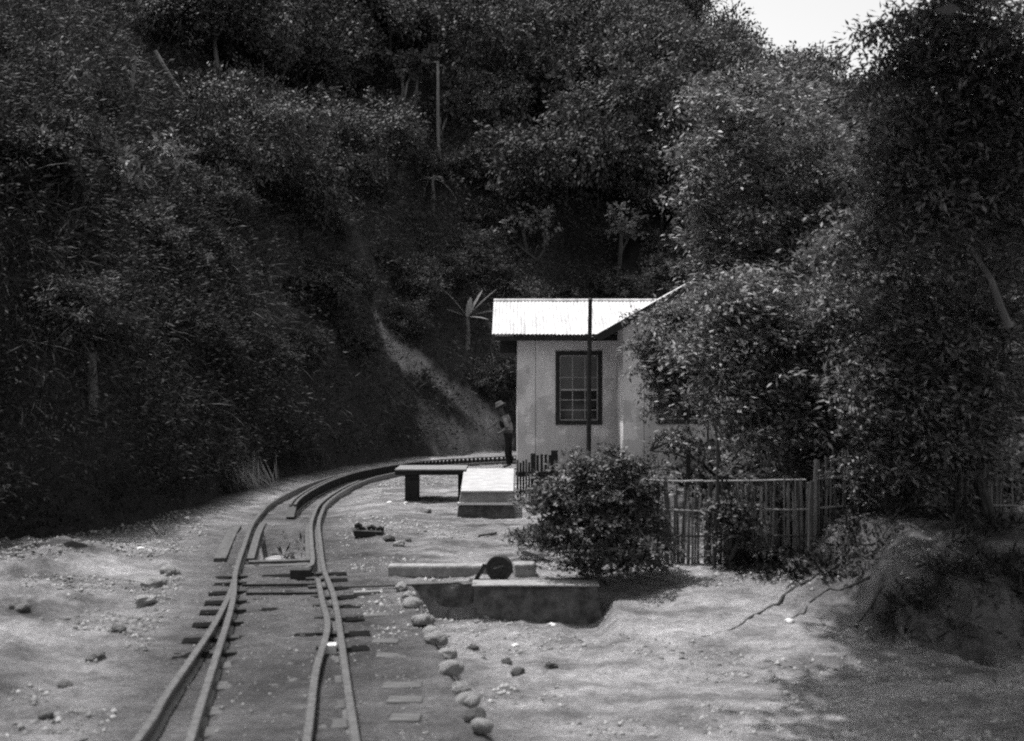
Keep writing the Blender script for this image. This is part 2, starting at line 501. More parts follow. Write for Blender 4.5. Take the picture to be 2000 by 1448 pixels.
def tone(x, y):
    d = foot_dist(x, y); lat = track_lat(x, y)
    t = np.full(x.shape, .25)
    t = t * .88 * (1 + .40 * fbm(x, y, 2.5, 3, 51) + .75 * fbm(x, y * 2.4, .5, 4, 56))
    dk = x - np.interp(y, KY, KX)
    t = t * (1 + .12 * sstep(0, .4, dk) * (y < 13))
    # dark oily formation round the points
    oily = np.exp(-((lat - .15) / 1.5) ** 4) * (1 - sstep(16.5, 20, y))
    t = t * (1 - oily) + oily * (.085 * (1 + .6 * fbm(x, y, .7, 3, 52)))
    far = np.exp(-(lat / .8) ** 4) * sstep(16.5, 20, y)
    t = t * (1 - .42 * far)
    lf = sstep(-1.5, -2.6, lat) * (lat < 40) * (1 - sstep(14, 20, y))
    t = t * (1 - lf) + lf * (( .20) * (1 + 1.8 * fbm(x, y, 1.0, 4, 53)))
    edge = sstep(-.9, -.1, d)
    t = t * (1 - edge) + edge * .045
    bank_shade = sstep(2.4, 4.2, x) * sstep(10.8, 12.2, y)
    t = t * (1 - .5 * bank_shade)  # dark humus bank, darkened further to stand in for tree shade
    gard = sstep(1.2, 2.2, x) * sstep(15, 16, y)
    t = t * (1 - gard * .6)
    s = scar_mask(x, y)
    sc = s * (.27 * (1 + .7 * fbm(x, y, .4, 4, 54)))
    t = np.where(d > -.6, t * (1 - s) + sc, t)
    pit = (np.abs(lat) < .37) & (y > 14.85) & (y < 18.3)
    t = np.where(pit, (.10 + .22 * np.exp(-((y - 16.9) / .45) ** 2)) * (1 + .6 * fbm(x, y, .5, 2, 55)), t)
    return np.clip(t, .012, .5)

def axis(parts):
    out = []
    for a, b, s in parts:
        n = max(1, int(round((b - a) / s))); out += list(np.linspace(a, b, n, endpoint=False))
    return np.array(out + [parts[-1][1]])
xs = axis([(-200, -60, 20), (-60, -20, 1.0), (-20, -8.5, .3), (-8.5, 5.5, .062), (5.5, 9, .15), (9, 30, .7), (30, 60, 2), (60, 200, 20)])
ys = axis([(-60, -4, 4), (-4, 5.5, .4), (5.5, 15, .062), (15, 19, .085), (19, 40, .19), (40, 80, .6), (80, 130, 2), (130, 250, 20)])
GX, GY = np.meshgrid(xs, ys)
GZ = H(GX, GY)
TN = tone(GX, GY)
fd = foot_dist(GX, GY)
ny, nx = GX.shape
idx = np.arange(nx * ny).reshape(ny, nx)
quads = np.stack([idx[:-1, :-1], idx[:-1, 1:], idx[1:, 1:], idx[1:, :-1]], axis=-1).reshape(-1, 4)
cd_ = (fd[:-1, :-1] + fd[1:, 1:] + fd[:-1, 1:] + fd[1:, :-1]).reshape(-1) / 4
VV = np.stack([GX.ravel(), GY.ravel(), GZ.ravel()], axis=1); TT = TN.ravel()
def sheet(name, sel):
    F = quads[sel]
    used, inv = np.unique(F, return_inverse=True)
    me = np_mesh(name, VV[used], inv.reshape(-1, 4), 4)
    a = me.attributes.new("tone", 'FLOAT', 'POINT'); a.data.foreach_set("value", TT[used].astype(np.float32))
    me.polygons.foreach_set("use_smooth", np.ones(len(F), dtype=bool))
    o = link(name, me, M_ground); o["kind"] = "structure"
    return o
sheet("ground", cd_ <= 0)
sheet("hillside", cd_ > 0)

# ------------------------------------------------------------------ foliage builders
def leaves(P, D, L, W, N=None, jit=.5, fold=.0):
    """diamond leaves: base points P, direction D, length L, width W, preferred normal N"""
    n = len(P)
    D = D / np.maximum(np.linalg.norm(D, axis=1), 1e-6)[:, None]
    if N is None: N = np.tile([0, 0, 1.0], (n, 1))
    N = N + RNG.normal(0, jit, (n, 3))
    S = np.cross(D, N); S /= np.maximum(np.linalg.norm(S, axis=1), 1e-6)[:, None]
    U = np.cross(S, D)
    L = np.broadcast_to(np.asarray(L, float), (n,))[:, None]; W = np.broadcast_to(np.asarray(W, float), (n,))[:, None]
    mid = P + D * L * .45
    V = np.stack([P, mid + S * W / 2 + U * W * fold, P + D * L - U * L * .12, mid - S * W / 2 + U * W * fold], axis=1).reshape(-1, 3)
    F = np.arange(4 * n).reshape(-1, 4)
    return V, F

def rand_dirs(n):
    v = RNG.normal(0, 1, (n, 3)); return v / np.linalg.norm(v, axis=1)[:, None]

def crown_points(blobs, nclump, nleaf, cl_r, shell=.55, nsat=0, wind=(0, 0, 0)):
    """blobs: (cx,cy,cz,rx,ry,rz); returns leaf base points and directions, clumped"""
    blobs = np.array(blobs, float)
    sat = []
    for bq in blobs:
        for _ in range(nsat):
            u = rand_dirs(1)[0]; u[2] = u[2] * .8 + .1; f = RNG.uniform(.22, .42); o = RNG.uniform(.8, 1.12)
            sat.append([bq[0] + u[0] * bq[3] * o, bq[1] + u[1] * bq[4] * o, bq[2] + u[2] * bq[5] * o, bq[3] * f, bq[4] * f, bq[5] * f * .8])
    if sat: blobs = np.concatenate([blobs * np.array([1, 1, 1, .9, .9, .9]), np.array(sat)])
    vol = (blobs[:, 3] * blobs[:, 4] * blobs[:, 5]) ** (2 / 3); pr = vol / vol.sum()
    b = blobs[RNG.choice(len(blobs), nclump, p=pr)]
    u = rand_dirs(nclump); rr = shell + (1 - shell) * RNG.random(nclump) ** .6
    C = b[:, :3] + u * b[:, 3:] * rr[:, None]
    reps = RNG.poisson(nleaf, nclump)
    ci = np.repeat(np.arange(nclump), reps); n = len(ci)
    ax = u * .8 + RNG.normal(0, .55, (nclump, 3)) + np.array([0, 0, .12]); ax /= np.linalg.norm(ax, axis=1)[:, None]
    el = cl_r * RNG.uniform(.8, 4.0, nclump)
    tt = RNG.uniform(-.35, 1.0, n)
    off = RNG.normal(0, 1, (n, 3)) * np.array([1, 1, .7]) * cl_r * .75 * (1.1 - .5 * np.maximum(tt, 0))[:, None] + ax[ci] * (tt * el[ci])[:, None]
    P = C[ci] + off
    D = ax[ci] * .9 + off / cl_r * .25 + RNG.normal(0, .55, (n, 3)) + np.array(wind); D[:, 2] -= .3
    Nn = u[ci] * .9 + off / cl_r * .2 + np.array([0, 0, .7])
    return P, D, Nn, C

def leaf_mesh(name, blobs, nclump, nleaf, cl_r, L, W, shell=.55, jit=.4, nsat=0, wind=(0, 0, 0)):
    P, D, N, C = crown_points(blobs, nclump, nleaf, cl_r, shell, nsat, wind)
    s = .7 + .6 * RNG.random(len(P))
    V, F = leaves(P, D, L * s, W * s, N, jit)
    return np_mesh(name, V, F, 4), C

def pad_mesh(name, blobs, npad, pr, dens, L, W, wind=(.5, 0, .15), ragged=.22, jit=.4, droop=.5):
    """foliage as flat drooping sprays with gaps between them"""
    blobs = np.array(blobs, float)
    vol = (blobs[:, 3] * blobs[:, 4] * blobs[:, 5]) ** .75
    b = blobs[RNG.choice(len(blobs), npad, p=vol / vol.sum())]
    u = rand_dirs(npad); rr = (.25 + .75 * RNG.random(npad)) ** .45
    C = b[:, :3] + u * b[:, 3:] * rr[:, None] + RNG.normal(0, ragged, (npad, 3)) * b[:, 3:] * np.array([1, 1, .8])
    R_ = pr[0] + (pr[1] - pr[0]) * RNG.random(npad) ** 1.5
    rep_ = RNG.poisson(dens * R_ ** 2); ci = np.repeat(np.arange(npad), rep_); n = len(ci)
    T = np.stack([u[:, 0], u[:, 1], np.zeros(npad)], 1) * .35 + RNG.normal(0, .22, (npad, 3)); T[:, 2] = 1; T /= np.linalg.norm(T, axis=1)[:, None]
    el = RNG.uniform(.55, 1.5, npad); az = RNG.uniform(0, 2 * np.pi, npad)
    a = RNG.uniform(0, 2 * np.pi, n); q = np.sqrt(RNG.random(n)) * (1 + .25 * RNG.normal(0, 1, n))
    lx, ly = np.cos(a) * q * el[ci], np.sin(a) * q / el[ci]
    ox, oy = lx * np.cos(az[ci]) - ly * np.sin(az[ci]), lx * np.sin(az[ci]) + ly * np.cos(az[ci])
    off = np.stack([ox, oy, -droop * (ox ** 2 + oy ** 2) * .5 + RNG.normal(0, .16, n)], 1) * R_[ci][:, None]
    off[:, 2] -= (off[:, 0] * T[ci, 0] + off[:, 1] * T[ci, 1]) / T[ci, 2]
    D = np.stack([ox, oy, np.zeros(n)], 1) * 1.0 + RNG.normal(0, .45, (n, 3)) + np.array(wind); D[:, 2] -= .25
    s = .65 + .7 * RNG.random(n)
    V, F = leaves(C[ci] + off, D, L * s, W * s, T[ci], jit)
    return np_mesh(name, V, F, 4), C

def limb_mesh(name, base, top_pts, r0, mb=None):
    mb = mb or MB()
    base = Vector(base)
    for i, (pts, r) in enumerate(top_pts):
        pts = [Vector(p) for p in pts]
        n = len(pts); mb.tube(pts, [r * (1 - .75 * k / (n - 1)) for k in range(n)], 7 if r > .05 else 5)
    return mb

def bend(p, q, n=5, amp=.12, seed=None):
    p, q = Vector(p), Vector(q); L = (q - p).length
    o1, o2 = Vector(rand_dirs(1)[0]) * amp * L, Vector(rand_dirs(1)[0]) * amp * L * .6
    out = []
    for k in range(n):
        t = k / (n - 1)
        out.append(p.lerp(q, t) + o1 * math.sin(math.pi * t) + o2 * math.sin(2 * math.pi * t))
    return out

# ------------------------------------------------------------------ undergrowth on the slopes (nobody could count it)
def hill_scatter(n, xr, yr, cond):
    x = RNG.uniform(*xr, n); y = RNG.uniform(*yr, n)
    d = foot_dist(x, y)
    px = 1000 + x / np.maximum(y, 1) * FPX
    ok = cond(x, y, d) & (px > -180) & (px < 2150) & (y > 5)
    ok &= RNG.random(n) > scar_mask(x, y) * 1.0
    return x[ok], y[ok], d[ok]

def tufts(x, y, d, per, L, W, spread, up, mat, name, lift=0.0, droop=.35, hvar=.5):
    z = H(x, y, False)
    e = .3
    gx = (H(x + e, y, False) - z) / e; gy = (H(x, y + e, False) - z) / e
    Nn = np.stack([-gx, -gy, np.ones_like(gx)], axis=1); Nn /= np.linalg.norm(Nn, axis=1)[:, None]
    n = len(x); rep = RNG.poisson(per, n); ci = np.repeat(np.arange(n), rep); m = len(ci)
    size = (1 - hvar + 2 * hvar * RNG.random(n))[ci]
    u = rand_dirs(m)
    D = u + Nn[ci] * up; D /= np.linalg.norm(D, axis=1)[:, None]
    hh = RNG.random(m) ** .7
    P = np.stack([x, y, z], axis=1)[ci] + (u * np.array([1, 1, .5]) * spread * hh[:, None] + Nn[ci] * (lift * RNG.random(m))[:, None]) * size[:, None]
    D[:, 2] -= droop * RNG.random(m)
    V, F = leaves(P, D, L * size * (.6 + .8 * RNG.random(m)), W * size, Nn[ci], .5)
    o = link(name, np_mesh(name, V, F, 4), mat); o["kind"] = "stuff"
    return o

dens = lambda x, y, s, sd: fbm(x, y, s, 3, sd)
# shrubby fine growth on the cutting
x, y, d = hill_scatter(50000, (-14, -4), (9, 28), lambda x, y, d: (d > .02) & (d < 10) & (dens(x, y, 1.5, 61) > -.6))
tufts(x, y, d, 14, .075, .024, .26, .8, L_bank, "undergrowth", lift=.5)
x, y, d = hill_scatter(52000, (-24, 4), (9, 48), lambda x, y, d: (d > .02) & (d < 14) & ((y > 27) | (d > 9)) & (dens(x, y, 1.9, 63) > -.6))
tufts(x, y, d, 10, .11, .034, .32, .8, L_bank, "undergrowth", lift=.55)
# grassy growth on the cutting
x, y, d = hill_scatter(40000, (-28, 3), (8, 47), lambda x, y, d: (d > .25) & (d < 13) & (dens(x, y, 2.6, 62) > .0))
tufts(x, y, d, 8, .34, .012, .14, 1.0, L_grass, "bank_grass", lift=.45, droop=1.2)
# forest floor cover
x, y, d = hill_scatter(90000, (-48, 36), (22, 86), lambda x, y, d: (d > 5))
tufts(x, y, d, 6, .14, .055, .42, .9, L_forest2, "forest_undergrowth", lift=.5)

# ------------------------------------------------------------------ forest trees, each one its own thing
def tree_proto(kind, h, cr, nclump, nleaf, L, W, mat, bark, flat=.75, trunk=True, multi=1):
    blobs = []
    for k in range(multi):
        a = 2 * math.pi * k / max(multi, 1) + .4; o = 0 if multi == 1 else cr * .55
        blobs.append((o * math.cos(a), o * math.sin(a), h - cr * flat + random.uniform(-.4, .5) * (multi > 1), cr * (1 if multi == 1 else .65), cr * (1 if multi == 1 else .65), cr * flat * (1 if multi == 1 else .8)))
    cm, C = leaf_mesh("crown", blobs, nclump, nleaf, cr * .13, L, W, nsat=6)
    cm.materials.append(mat)
    mb = MB()
    topz = h - cr * flat
    mb.tube(bend((0, 0, -.6), (random.uniform(-.2, .2), random.uniform(-.2, .2), topz), 6, .03), [h * .022 * (1 - .1 * k) for k in range(6)], 6)
    for k in range(6):
        c = C[RNG.integers(len(C))]
        mb.tube(bend((0, 0, topz * random.uniform(.75, 1)), c, 4, .1), [h * .009, h * .007, h * .005, h * .003], 4)
    tm = bpy.data.meshes.new("trunk"); tm.from_pydata(mb.v, [], mb.f); tm.materials.append(bark)
    return kind, cm, tm

KINDS = [
    ("round", tree_proto("a", 3.9, 1.9, 170, 42, .17, .08, L_forest, M_bark, .8), "round dark crowned tree among the forest on the hillside"),
    ("broad", tree_proto("b", 3.3, 2.4, 220, 42, .18, .085, L_forest2, M_bark, .55, multi=4), "broad dull dark tree with a lumpy crown on the hillside"),
    ("tall", tree_proto("c", 4.2, 1.7, 160, 42, .17, .08, L_forest, M_barkl, .8, multi=3), "tall forest tree with a thin pale trunk on the hillside"),
    ("fine", tree_proto("d", 3.3, 1.8, 190, 50, .13, .05, L_forest, M_bark, .75), "fine leaved tree with a dense small crown on the hillside"),
    ("low", tree_proto("e", 2.4, 1.7, 160, 42, .16, .075, L_forest2, M_bark, .8, multi=3), "low bushy dark tree with a spreading crown on the hillside"),
]
def put_tree(proto, loc, s, rz, label, group, name="forest_tree", tilt=(0, 0), cat="tree"):
    kind, cm, tm = proto
    t = thing(name, loc, label, cat, group)
    t.rotation_euler = (tilt[0], tilt[1], rz); t.scale = (s, s, s * random.uniform(.9, 1.12))
    for nm, me in (("crown", cm), ("trunk", tm)):
        o = bpy.data.objects.new(nm, me); COL.objects.link(o); o.parent = t
    return t

placed = []
CLEAR = []
for (px, py, rx, ry, by) in ((1092, 180, 42, 62, 260), (630, 188, 38, 34, 228), (790, 125, 55, 55, 190), (860, 205, 40, 36, 245), (1050, 430, 55, 25, 470), (1210, 430, 40, 25, 470),
                             (330, 145, 45, 60, 200), (262, 140, 25, 45, 180), (920, 590, 50, 50, 640), (915, 75, 50, 30, 85), (845, 365, 50, 35, 380),
                             (525, 520, 40, 30, 530), (490, 440, 35, 30, 445), (755, 655, 14, 18, 660), (785, 690, 18, 22, 695), (825, 722, 26, 24, 728), (868, 758, 34, 26, 762), (925, 800, 36, 22, 804), (975, 835, 25, 20, 840)):
    CLEAR.append((px, py, rx, ry, hit(px, by).y))
def blocked(x, y, z, r):
    px = 1000 + x / y * FPX; py = HOR - (z + r * 1.1 - CAM_H) / y * FPX; rp = r / y * FPX * .8
    return any(abs(px - a) < rx + rp and abs(py - b) < ry + rp and y < Y + .8 for a, b, rx, ry, Y in CLEAR)
def scatter_trees(nmax, cond, mind, tries=90000, crad=1.6):
    cnt = 0
    x = RNG.uniform(-46, 36, tries); y = RNG.uniform(18, 84, tries)
    d = foot_dist(x, y); z = H(x, y, False)
    px = 1000 + x / y * FPX; py = HOR - (z + 4 - CAM_H) / y * FPX
    ok = cond(x, y, d) & (px > -60) & (px < 2080) & (py > -110)
    sm = scar_mask(x, y)
    out = []
    for i in np.nonzero(ok)[0]:
        if sm[i] > .1 or cnt >= nmax or blocked(x[i], y[i], z[i], crad): continue
        md = mind * (.8 + .5 * random.random())
        if any((x[i] - a) ** 2 + (y[i] - b) ** 2 < md * md for a, b in placed): continue
        placed.append((x[i], y[i])); out.append((x[i], y[i], z[i], px[i], py[i])); cnt += 1
    return out

BUSH = {3: tree_proto('g', 2.2, 1.8, 260, 60, .17, .05, L_bushslope, M_bark, .8, multi=2), 4: tree_proto('h', 2.0, 1.8, 240, 60, .20, .075, L_bushslope, M_bark, .75, multi=3)}
ORD = ["first", "second", "third", "fourth", "fifth", "sixth", "seventh", "eighth", "ninth", "tenth", "eleventh", "twelfth", "thirteenth", "fourteenth", "fifteenth", "sixteenth", "seventeenth", "eighteenth", "nineteenth", "twentieth", "twenty first", "twenty second", "twenty third", "twenty fourth", "twenty fifth", "twenty sixth", "twenty seventh"]
def zone(px, py):
    row = "atop the hill" if py < 90 else "high up" if py < 190 else "upslope" if py < 290 else "halfway up" if py < 390 else "low down" if py < 480 else "at the foot"
    for lim, col in ((180, "at the far left"), (340, "over the left bank"), (500, "over the dark bank"), (660, "over the rail curve"), (800, "over the bare slip"), (960, "over the banana plant"),
                     (1100, "above the roof's left half"), (1250, "above the roof's right half"), (9999, "behind the garden tree")):
        if px < lim: break
    return row + " " + col
def label_by_zone(items, text):
    """items: (object, px, py, kind phrase); each gets its place in its own row of alike things"""
    rows = {}
    for o, px, py, kind in items: rows.setdefault((kind, zone(px, py)), []).append((px, o))
    for (kind, zn), lst in rows.items():
        lst.sort(key=lambda q: q[0])
        for k, (px, o) in enumerate(lst):
            o["label"] = f"only {kind} {zn}" if len(lst) == 1 else f"{kind}, {ORD[min(k, 26)]} from the left {zn}"
KPHRASE = {"round": "round dark tree", "broad": "broad lumpy tree", "tall": "tall forest tree", "fine": "fine leaved tree", "low": "low bushy tree"}
items = []
for (x, y, z, px, py) in scatter_trees(295, lambda x, y, d: (x / y > -.47) & ~((x / y > .19) & (H(x, y, False) < .19 * y)) & np.where(x < -9, d > 8.5, d > 4.2) & (H(x, y, False) > 0), 1.38):
    k = random.choices(range(5), (4, 3, 3, 4, 3))[0]
    nm, pr, lb = KINDS[k]
    items.append((put_tree(pr, (x, y, z - .1), random.uniform(.68, 1.2), random.uniform(0, 6.28), lb, "forest trees on the hillside"), px, py, KPHRASE[nm]))
label_by_zone(items, "")
items = []
for (x, y, z, px, py) in scatter_trees(150, lambda x, y, d: (d > 1.0) & (d < 10) & (y < 46) & (x < 20), 1.25, crad=.9):
    k = random.choice((3, 4, 3))
    nm, pr, lb = KINDS[k]
    items.append((put_tree(BUSH[k], (x, y, z - .35), random.uniform(.30, .62), random.uniform(0, 6.28), lb, "bushes on the cutting slope", name="slope_bush", cat="bush"), px, py + 60, "small slope bush" if k == 3 else "lumpy slope bush"))
label_by_zone(items, "")

# ------------------------------------------------------------------ trees that stand out on the hill
def own_tree(px, py, rx_px, rz_px, blobs_px, label, mat, L, W, ncl, nlf, bark, name="forest_tree", cat="tree", fwd=1.3, group=None):
    """a single tree: blobs given as offsets in pixels round (px,py); the tree stands on the slope below"""
    base = hit(px, py + rz_px)
    Y = base.y - fwd; bx_ = (px - 1000) / FPX * Y
    base = Vector((bx_, Y, h1(bx_, Y)))
    k = Y / FPX
    t = thing(name, base - Vector((0, 0, .3)), label, cat, group)
    bl = [(dx * k + (px - 1000) * k - base.x, .3 + random.uniform(-.3, .3), CAM_H - (py + dy - HOR) * k - base.z + .3, rr * k, rr * k, rr * k * .8) for dx, dy, rr in blobs_px]
    cm, C = leaf_mesh("crown", bl, ncl, nlf, np.mean([b[3] for b in bl]) * .22, L, W, .45)
    link("crown", cm, mat, t)
    mb = MB()
    tz = max(b[2] for b in bl)
    mb.tube(bend((0, 0, -.3), bl[0][:3], 6, .04), [.11 - .012 * i for i in range(6)], 6)
    for b in bl[1:]: mb.tube(bend((0, 0, bl[-1][2] * .4), b[:3], 4, .08), [.06, .05, .04, .02], 5)
    me = bpy.data.meshes.new("trunk"); me.from_pydata(mb.v, [], mb.f); link("trunk", me, bark, t)
    return t

own_tree(1092, 180, 30, 80, [(-4, -28, 26), (4, 0, 16), (14, 28, 28)], "pale leaved tree shaped like a figure eight, high on the dark hillside", L_pale, .26, .15, 70, 22, M_barkl)
own_tree(630, 188, 28, 40, [(0, 0, 24), (-16, 10, 14)], "small pale topped tree high on the hillside left of centre", L_pale, .24, .12, 34, 20, M_barkl)
own_tree(790, 125, 40, 60, [(-10, 0, 30), (30, -12, 26)], "feathery grey tree with a slim pale trunk near the hilltop", L_grass, .24, .10, 70, 22, M_barkl)
own_tree(860, 205, 30, 40, [(0, 0, 20), (18, 6, 14)], "grey flecked tree beneath a slim pale trunk on the hillside", L_grass, .24, .12, 40, 20, M_barkl)
own_tree(1050, 430, 60, 40, [(-30, 0, 24), (20, 5, 30), (-60, 20, 20)], "bush with large pale leaves on the slope above the tin roof", L_pale, .17, .12, 40, 12, M_bark, name="broadleaf_bush", cat="bush")
own_tree(1210, 430, 50, 40, [(0, 0, 30), (30, 15, 24)], "bush with scattered pale leaves on the slope right above the tin roof", L_pale, .16, .11, 40, 12, M_bark, name="broadleaf_bush", cat="bush")

# flat topped tree on the skyline and the jagged pine at the ridge end
def sky_tree(px, py, Y, label, blobs, ncl, nlf, L, W):
    z = CAM_H - (py - HOR) / FPX * Y; x = (px - 1000) / FPX * Y
    g = h1(x, Y)
    t = thing("skyline_tree", (x, Y, g - .2), label, "tree", None)
    k = Y / FPX
    bl = [(dx * k, random.uniform(-.6, .6), z - dy * k - g, rx * k, rx * k * .8, rz * k) for dx, dy, rx, rz in blobs]
    cm, C = leaf_mesh("crown", bl, ncl, nlf, .28, L, W, .4); link("crown", cm, L_forest2, t)
    mb = MB(); fork = Vector((0, 0, (z - g) * .6))
    mb.tube(bend((0, 0, -.3), fork, 5, .03), [.2, .18, .16, .15, .13], 6)
    for b in bl: mb.tube(bend(fork, b[:3], 5, .1), [.1, .08, .07, .05, .03], 5)
    me = bpy.data.meshes.new("trunk"); me.from_pydata(mb.v, [], mb.f); link("trunk", me, M_bark, t)
sky_tree(1590, 118, 62, "flat topped tree on the skyline with sky showing through its branches", [(-35, 5, 16, 10), (-5, -4, 22, 9), (30, -2, 22, 10), (12, 22, 12, 8), (-30, 26, 14, 9)], 60, 20, .28, .13)
sky_tree(1440, 60, 60, "dark tree with jagged branches at the edge of the ridge against the sky", [(-20, -30, 22, 12), (5, -5, 24, 9), (20, 12, 18, 8), (-10, 30, 30, 14), (12, 45, 20, 10)], 80, 22, .26, .11)

# bare pale trunks high on the left
for (a, b, r0, lb) in (((265, 110), (258, 172), .075, "upright bare pale tree stump high on the left bank"),
                       ((303, 100), (356, 190), .11, "leaning bare pale trunk high on the left bank"),
                       ((815, 120), (811, 175), .09, "straight pale trunk standing high on the hillside left of centre"),
                       ((855, 120), (862, 300), .075, "long thin pale trunk running down the hillside left of centre")):
    g = hit(b[0], b[1] + 8)
    Y = g.y - 1.3; p1 = at(a[0], a[1], Y); p0 = at(b[0], b[1], Y); p0 = p0 + (p0 - p1).normalized() * 1.2
    mb = MB().tube(bend(p0, p1, 7, .025), [r0 * (1 - .06 * i) for i in range(7)], 7)
    o = mb.build("dead_trunk", M_barkl, None, loc=p0); tag(o, lb, "tree trunk")

# ------------------------------------------------------------------ banana, palms and ferns on the slope
def frond(mb, base, dirx, length, width, droop, seg=9, pinnate=False):
    base = Vector(base); d = Vector(dirx).normalized()
    side = d.cross(Vector((0, 0, 1)));  side = side.normalized() if side.length > .01 else Vector((1, 0, 0))
    pts = []
    for i in range(seg + 1):
        t = i / seg
        pts.append(base + d * length * t + Vector((0, 0, -droop * length * t * t)))
    if not pinnate:
        vs, fs = [], []
        for i, p in enumerate(pts):
            t = i / seg; w = width * math.sin(math.pi * min(1, .08 + t * .92)) ** .6 * (1 if i % 2 else .82)
            vs += [p - side * w / 2 - Vector((0, 0, w * .15)), p, p + side * w / 2 - Vector((0, 0, w * .15))]
        for i in range(seg):
            k = i * 3
            fs += [(k, k + 1, k + 4, k + 3), (k + 1, k + 2, k + 5, k + 4)]
        mb.add(vs, fs)
    else:
        mb.tube(pts, [.012 * (1 - .8 * i / seg) + .002 for i in range(seg + 1)], 4)
        for i in range(1, seg * 3):
            t = i / (seg * 3); p = base + d * length * t + Vector((0, 0, -droop * length * t * t))
            w = width * math.sin(math.pi * (.1 + .88 * t)) ** .7
            for s in (-1, 1):
                q = p + side * s * w * .5 + d * w * .25 - Vector((0, 0, w * .12))
                e = d * .03 * length
                mb.add([p - e * .4, q, p + e * .6], [(0, 1, 2)])
    return mb

def rosette(name, px, py, label, cat, n, L, W, mat, pinnate, elev=(.3, 1.2), stem=0.0, group=None, dirs=None, droop=.35):
    g = hit(px, py); Y_ = g.y - .55; g = Vector(((px - 1000) / FPX * Y_, Y_, h1((px - 1000) / FPX * Y_, Y_))); stem += max(.1, at(px, py, Y_).z - g.z)
    t = thing(name, g - Vector((0, 0, .1)), label, cat, group)
    top = Vector((0, 0, stem + .1)) + world_loc(t)
    if stem > 0:
        MB().tube([world_loc(t), world_loc(t) + Vector((.02, 0, stem * .5)), top], [.09, .075, .06], 7).build("stem", M_barkl, t)
    for i in range(n):
        if dirs: dv, ll = dirs[i]
        else:
            a = 2 * math.pi * (i + random.uniform(-.3, .3)) / n; e = random.uniform(*elev)
            dv = (math.cos(a), math.sin(a), math.tan(e) if e < 1.3 else 3); ll = random.uniform(.75, 1.1)
        frond(MB(), top, dv, L * ll, W, droop * random.uniform(.6, 1.3), pinnate=pinnate).build("leaf", mat, t)
    return t
bd = [((-.75, -.1, 1.15), 1.15), ((.75, -.1, .95), 1.1), ((.9, -.2, .42), .95), ((.15, .4, 1.3), .6), ((.5, .3, 1.2), .9), ((-.5, -.3, .3), .6), ((.6, -.4, .1), .6)]
rosette("banana_plant", 913, 640, "banana plant with long pale leaves on the slope left of the tin roof", "banana plant", 7, 1.5, .24, L_banana, False, stem=.35, dirs=bd, droop=.22)
rosette("palm_plant", 915, 82, "small palm with bright arching fronds high up near the top of the hill", "palm", 7, 1.0, .3, L_banana, True, (.1, .9), stem=.5)
rosette("palm_plant", 845, 375, "drooping pale plant halfway up the hillside above the banana plant", "palm", 6, 1.1, .34, L_pale, True, (-.2, .5), stem=.5, droop=.7)
for (px, py, lb, s) in ((525, 530, "arching fern frond plant on the bank beside the dark hollow", .8), (490, 445, "bright feathery fern plant on the left bank", .8),
                        (245, 520, "fern plant on the dark left bank below the pale leaves", .55), (180, 690, "grass like fern low on the far left bank", .5),
                        (455, 700, "fern plant low on the bank left of the bare slip", .6), (330, 620, "small fern in the middle of the dark bank", .5),
                        (590, 560, "fern plant near the top of the bare earth slip", .6)):
    rosette("fern", px, py, lb, "fern", 8, s, .2 * s + .04, L_grass, True, (-.1, .9), droop=.6)
# bushes with bright leaves at the far left
for (px, py, r_, lb, ncl) in ((120, 385, 40, "bush with a few bright pale leaves on the left bank", 20), (60, 290, 55, "bush of long bright leaves at the far left edge", 40),
                              (230, 330, 55, "bush with small bright leaves on the upper left bank", 40), (100, 130, 70, "sprawling grey branched bush at the top left", 60),
                              (330, 300, 50, "light flecked bush on the upper left bank beside the hollow", 44)):
    own_tree(px, py, r_, r_, [(-r_ * .4, 0, r_ * .6), (r_ * .4, 5, r_ * .55), (0, -r_ * .3, r_ * .5)], lb, L_pale if ncl < 50 else L_grass, .17, .055, ncl, 10, M_barkl, name="bank_bush", cat="bush")

# pale dry grass tuft at the foot of the bank
def grass_tuft(px, py, label, n, L, mat, name="dry_grass_tuft", lean=(0, 0, 0), spread=.15, w=.018):
    g = hit(px, py)
    P = np.zeros((n, 3)); P[:, :2] = RNG.normal(0, spread, (n, 2)); P[:, 2] = -.03
    D = rand_dirs(n) * .55 + np.array([0, 0, 1.0]) + np.array(lean)
    V, F = leaves(P, D, L * (.6 + .6 * RNG.random(n)), w, None, .8)
    o = link(name, np_mesh(name, V, F, 4), mat); o.location = g
    return tag(o, label, "grass tuft")
grass_tuft(485, 955, "large tuft of pale dry grass leaning at the foot of the left bank", 260, .75, L_dry, lean=(-.5, -.2, 0), spread=.28, w=.022)
grass_tuft(455, 962, "smaller tuft of dry grass just left of the large pale tuft", 120, .4, L_grass, lean=(-.4, 0, 0))
grass_tuft(620, 915, "short dry grass tuft at the bank foot beyond the curve of the rails", 120, .5, L_grass, lean=(-.3, 0, 0))
#grass_tuft(805, 880, "dark grassy tuft where the bank meets the curving rack rail", 160, .6, L_bank, lean=(0, 0, 0), spread=.3)

